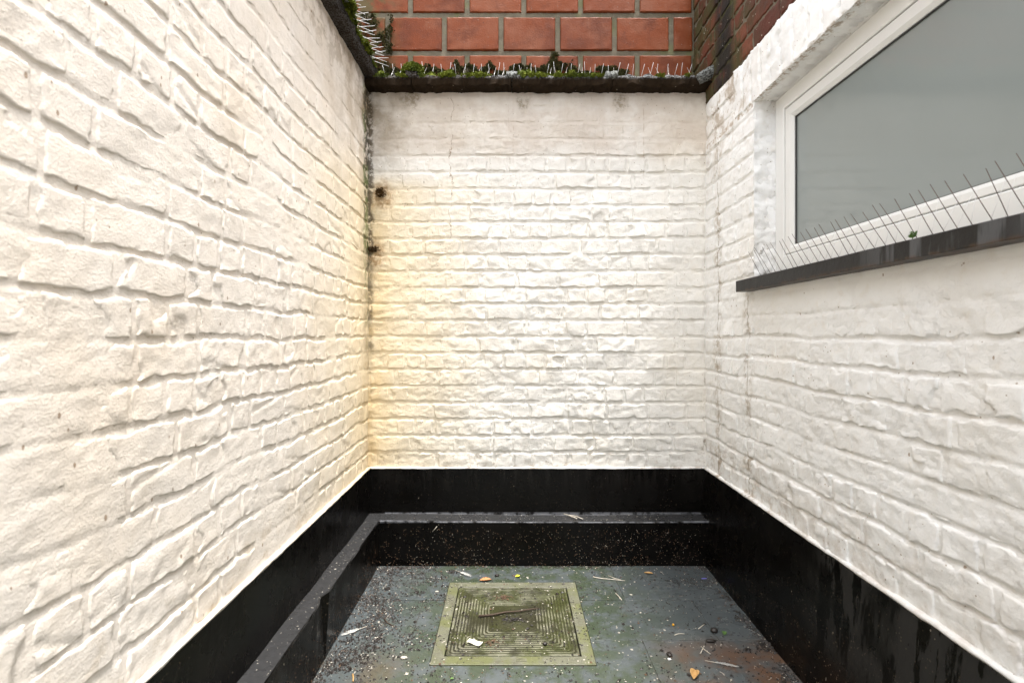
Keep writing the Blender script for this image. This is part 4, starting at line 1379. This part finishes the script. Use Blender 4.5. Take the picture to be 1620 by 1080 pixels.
def strip_leaf(name, label, cat, px, py, L, W, yaw, mat, z=0.003, curl=0.25, seed=0, lobes=0.0):
    rs = random.Random(seed)
    n, m = 12, 5
    vs = []; fs = []
    for i in range(n + 1):
        t = i / n
        w = W * (math.sin(math.pi * min(1, t * 0.97 + 0.015)) ** 0.75) * (1 + lobes * math.sin(t * 25))
        for j in range(-m // 2 + 1, m // 2 + 1):
            s = j / (m // 2)
            zz = abs(s) ** 2 * w * curl + curl * L * 0.15 * (t - 0.5) ** 2 * 4 * 0.5 + rs.uniform(0, 0.0008)
            vs.append(((t - 0.5) * L, s * w * 0.5, zz))
    k = m // 2 * 2 + 1 - (0 if m % 2 else 1)
    k = len(vs) // (n + 1)
    for i in range(n):
        for j in range(k - 1):
            fs.append((i * k + j, (i + 1) * k + j, (i + 1) * k + j + 1, i * k + j + 1))
    me = mesh_py(name, vs, fs, mat, True)
    md_th = 0.0006
    o = thing(name, label, cat, fl(px, py, z), me=me)
    md = o.modifiers.new("thickness", 'SOLIDIFY'); md.thickness = md_th
    o.rotation_euler = (0, 0, yaw)
    return o

def rod(name, label, cat, pts_px, rad, mat, z=0.003, lift=0.0):
    P = [fl(x, y, z) for x, y in pts_px]
    c = sum(P, Vector()) / len(P)
    Q = [p - c + Vector((0, 0, lift * math.sin(math.pi * i / max(1, len(P) - 1)))) for i, p in enumerate(P)]
    n = len(Q)
    g = Geo(); g.tube(Q, [rad * (1 - 0.55 * i / n) for i in range(n)], 6)
    return thing(name, label, cat, c, me=g.mesh(name, mat, True)), g

def feather(label, px, py, L, W, yaw, seed, z=0.003):
    rs = random.Random(seed)
    root = thing('feather', label, 'feather', fl(px, py, z))
    root.rotation_euler = (0, 0, yaw)
    g = Geo(); g.tube([(-L * 0.62, 0, 0.001), (-L * 0.2, 0, 0.002), (L * 0.5, 0, 0.0025)], [0.0011, 0.0009, 0.0004], 5)
    link('quill', g.mesh('quill', M_STRAW, True), root)
    vs = []; fs = []
    n = 46
    for sg in (-1, 1):
        for i in range(n):
            t = i / n
            w = W * math.sin(math.pi * (0.12 + 0.86 * t)) ** 0.6 * rs.uniform(0.7, 1.05) * 0.5
            x = (-0.28 + 0.78 * t) * L
            b = L * 0.78 / n * 0.75
            k = len(vs)
            sl = L * 0.12
            vs += [(x, 0, 0.002), (x + b, 0, 0.002), (x + b + sl, sg * w, 0.002 + rs.uniform(0, 0.004)), (x + sl, sg * w, 0.002 + rs.uniform(0, 0.003))]
            fs.append((k, k + 1, k + 2, k + 3))
    o = link('vane', mesh_py('vane', vs, fs, M_FEATHER), root)
    return root

feather('white feather lying by the foot of the end wall behind the manhole cover', 733, 907, 0.085, 0.022, R(-38), 1)
feather('ragged white feather among dark crumbs beside the side plinth', 560, 998, 0.080, 0.022, R(218), 2)
feather('thin white feather on the brown stained slate near the sloping plinth', 1142, 1050, 0.085, 0.010, R(-20), 3)
strip_leaf('leaf', 'orange dead leaf lying flat against the back edge of the manhole cover', 'leaf', 768, 917, 0.052, 0.026, 0.15, M_LEAFORANGE, seed=1, lobes=0.15)
strip_leaf('leaf', 'small bright yellow leaf scrap near the end wall plinth', 'leaf', 819, 911, 0.024, 0.016, 0.6, M_LEAFYELLOW, seed=2)
strip_leaf('leaf', 'tan curled leaf lying alone on the slate, largest of the dead leaves', 'leaf', 1099, 1067, 0.048, 0.028, 1.1, M_LEAFTAN, curl=0.5, seed=3)
strip_leaf('leaf', 'pale tan leaf lying close under the end wall ledge', 'leaf', 1026, 906, 0.040, 0.014, -0.2, M_LEAFTAN, seed=4)
strip_leaf('leaf', 'small green leaf scrap on the slate in front of the manhole cover', 'leaf', 715, 1073, 0.012, 0.009, 0.2, M_GREEN, seed=5)
strip_leaf('leaf', 'green leaf scrap beside dark droppings near the sloping plinth', 'leaf', 1146, 1001, 0.026, 0.016, 1.2, M_GREEN, seed=6, lobes=0.3)
o, g = rod('twig', 'long dark twig lying across the ribbed manhole lid', 'twig', [(757, 974), (778, 972), (800, 967.5), (822, 966), (836, 963.5), (852, 961.5)], 0.0042, M_TWIG, 0.008)
rod('twig', 'short rusty twig on the slate beside the side plinth', 'twig', [(608, 978), (612, 984), (618, 987), (624, 991)], 0.0026, M_TWIG)
rod('stick', 'short yellow stick on the slate nearest the side plinth', 'stick', [(558, 1066), (559, 1071), (558.5, 1077)], 0.0032, M_LEAFTAN)
rod('straw', 'long white straw on the slate between manhole cover and end wall', 'straw', [(938, 912), (952, 914.5), (970, 916), (989, 918)], 0.0022, M_STRAW)
rod('straw', 'white straw lying under the longer straw, forked away from it', 'straw', [(962, 910), (972, 914), (984, 917.5)], 0.0016, M_STRAW)
rod('straw', 'short white straw beside a rounded slate joint right of the manhole cover', 'straw', [(974, 938), (979, 943), (984, 949)], 0.0022, M_STRAW)
rod('straw', 'bent pale straw standing apart near the middle of the slate', 'straw', [(1067, 1004), (1074, 1001.5), (1083, 1002)], 0.0018, M_STRAW)
rod('straw', 'pale straw slanting on the slate near dark droppings', 'straw', [(1105, 994), (1110, 990), (1114, 987)], 0.0020, M_STRAW)
rod('straw', 'upright member of two crossed pale straws', 'straw', [(1108, 1033), (1111, 1027), (1114, 1021)], 0.0018, M_STRAW)
rod('straw', 'longer member of two crossed pale straws, lying flat', 'straw', [(1109, 1022), (1116, 1028), (1124, 1034)], 0.0016, M_STRAW)
# straws caught on the ledge and plinth
def ledge_straw(label, pts, rad=0.0016):
    P = [Vector(p) for p in pts]; c = sum(P, Vector()) / len(P)
    g = Geo(); g.tube([p - c for p in P], rad, 5)
    thing('straw', label, 'straw', c, me=g.mesh('straw', M_STRAW, True))
ledge_straw('white straw lying along the black ledge of the end wall', [(0.262, 2.49, 0.219), (0.29, 2.46, 0.219), (0.318, 2.425, 0.219)], 0.0022)
ledge_straw('white straw crossing another on the black ledge of the end wall', [(0.285, 2.47, 0.220), (0.32, 2.45, 0.220), (0.345, 2.415, 0.220)])
ledge_straw('short pale straw stuck to the black face below the end wall ledge', [(-0.372, 2.402, 0.165), (-0.360, 2.402, 0.178), (-0.350, 2.402, 0.190)], 0.0013)
# paper scrap
vs = []; fs = []
for i in range(7):
    for j in range(4):
        vs.append(((i / 6 - 0.5) * 0.055 + rs.uniform(-.002, .002), (j / 3 - 0.5) * 0.024 + rs.uniform(-.003, .003), 0.002 + rs.uniform(0, 0.006)))
for i in range(6):
    for j in range(3):
        fs.append((i * 4 + j, (i + 1) * 4 + j, (i + 1) * 4 + j + 1, i * 4 + j + 1))
o = thing('paper_scrap', 'crumpled white paper scrap on the ribbed manhole lid', 'paper', fl(751, 1017, 0.004), me=mesh_py('paper_scrap', vs, fs, M_PAPER))
o.rotation_euler = (0, 0, R(-22)); o.modifiers.new("thickness", 'SOLIDIFY').thickness = 0.0008
def pebble(name, label, cat, loc, rx, ry, rz, mat, seed):
    import bmesh
    bm = bmesh.new(); bmesh.ops.create_icosphere(bm, subdivisions=2, radius=1)
    for v in bm.verts:
        k = 1 + 0.22 * float(pn(v.co.x * 2 + seed, v.co.y * 2 + v.co.z, seed))
        v.co = Vector((v.co.x * rx * k, v.co.y * ry * k, v.co.z * rz * k + rz * 0.8))
    me = bpy.data.meshes.new(name); bm.to_mesh(me); bm.free(); me.materials.append(mat)
    me.polygons.foreach_set("use_smooth", np.ones(len(me.polygons), dtype=bool))
    return thing(name, label, cat, loc, me=me)
pebble('pebble', 'white oval pebble on the slate in front of the side plinth', 'pebble', fl(639, 1041), 0.013, 0.007, 0.004, M_PALEBIT, 2)
pebble('pebble', 'small white pebble on the slate behind the manhole corner', 'pebble', fl(691, 936), 0.008, 0.005, 0.003, M_PALEBIT, 3)
pebble('bead', 'orange yellow bead on the slate', 'bead', fl(1065, 989), 0.0045, 0.0045, 0.0045, M_YELLOWBEAD, 4)
pebble('dropping', 'black and white bird dropping in the middle of the slate', 'dropping', fl(1059, 1036), 0.009, 0.012, 0.005, M_CRUMB, 5)
pebble('dropping', 'pale half of the bird dropping in the middle of the slate', 'dropping', fl(1059, 1043), 0.007, 0.006, 0.003, M_FEATHER, 6)
pebble('dirt_clod', 'dark clod beside a green leaf scrap near the sloping plinth', 'clod', fl(1130, 999), 0.014, 0.012, 0.008, M_CRUMB, 7)
pebble('dirt_clod', 'long dark clod on a slate joint near the sloping plinth', 'clod', fl(1125, 1015), 0.020, 0.008, 0.006, M_CRUMB, 8)
pebble('dirt_clod', 'dark clod on the slate corner behind the long straw', 'clod', fl(786, 911), 0.010, 0.008, 0.006, M_CRUMB, 9)
pebble('dirt_clod', 'dark clod on the mossy lid nearest its front edge', 'clod', fl(862, 1019, 0.004), 0.009, 0.007, 0.005, M_CRUMB, 10)
g = Geo(); g.box(-0.012, 0.012, -0.003, 0.003, 0, 0.003, 0.0008)
o = thing('plastic_scrap', 'tiny blue plastic scrap in the floor corner', 'plastic', fl(1114, 915, 0.0015), me=g.mesh('plastic_scrap', M_BLUE)); o.rotation_euler = (0, 0, 0.1)
# nest of crumbs on the lid
for lab, px, py, n in (('brown crumb heap on the back half of the ribbed lid', 797, 945, 170), ('brown crumb heap in the middle of the ribbed lid under the twig', 812, 980, 130), ('small brown crumb heap near the paper scrap', 781, 1016, 80)):
    c = fl(px, py, 0.004); P = []
    for _ in range(n):
        r_ = abs(rs.gauss(0, 0.018)); a = rs.uniform(0, 6.28)
        P.append((r_ * math.cos(a) * 1.4, r_ * math.sin(a), 0.008 * math.exp(-(r_ / 0.018) ** 2) * rs.random()))
    o = crumbs('crumb_heap', P, 0.0012, 0.0032, M_BROWNBIT if 'middle' not in lab else M_CRUMB, rs)
    o.location = c
    del o['kind']; o['label'] = lab; o['category'] = 'crumb heap'
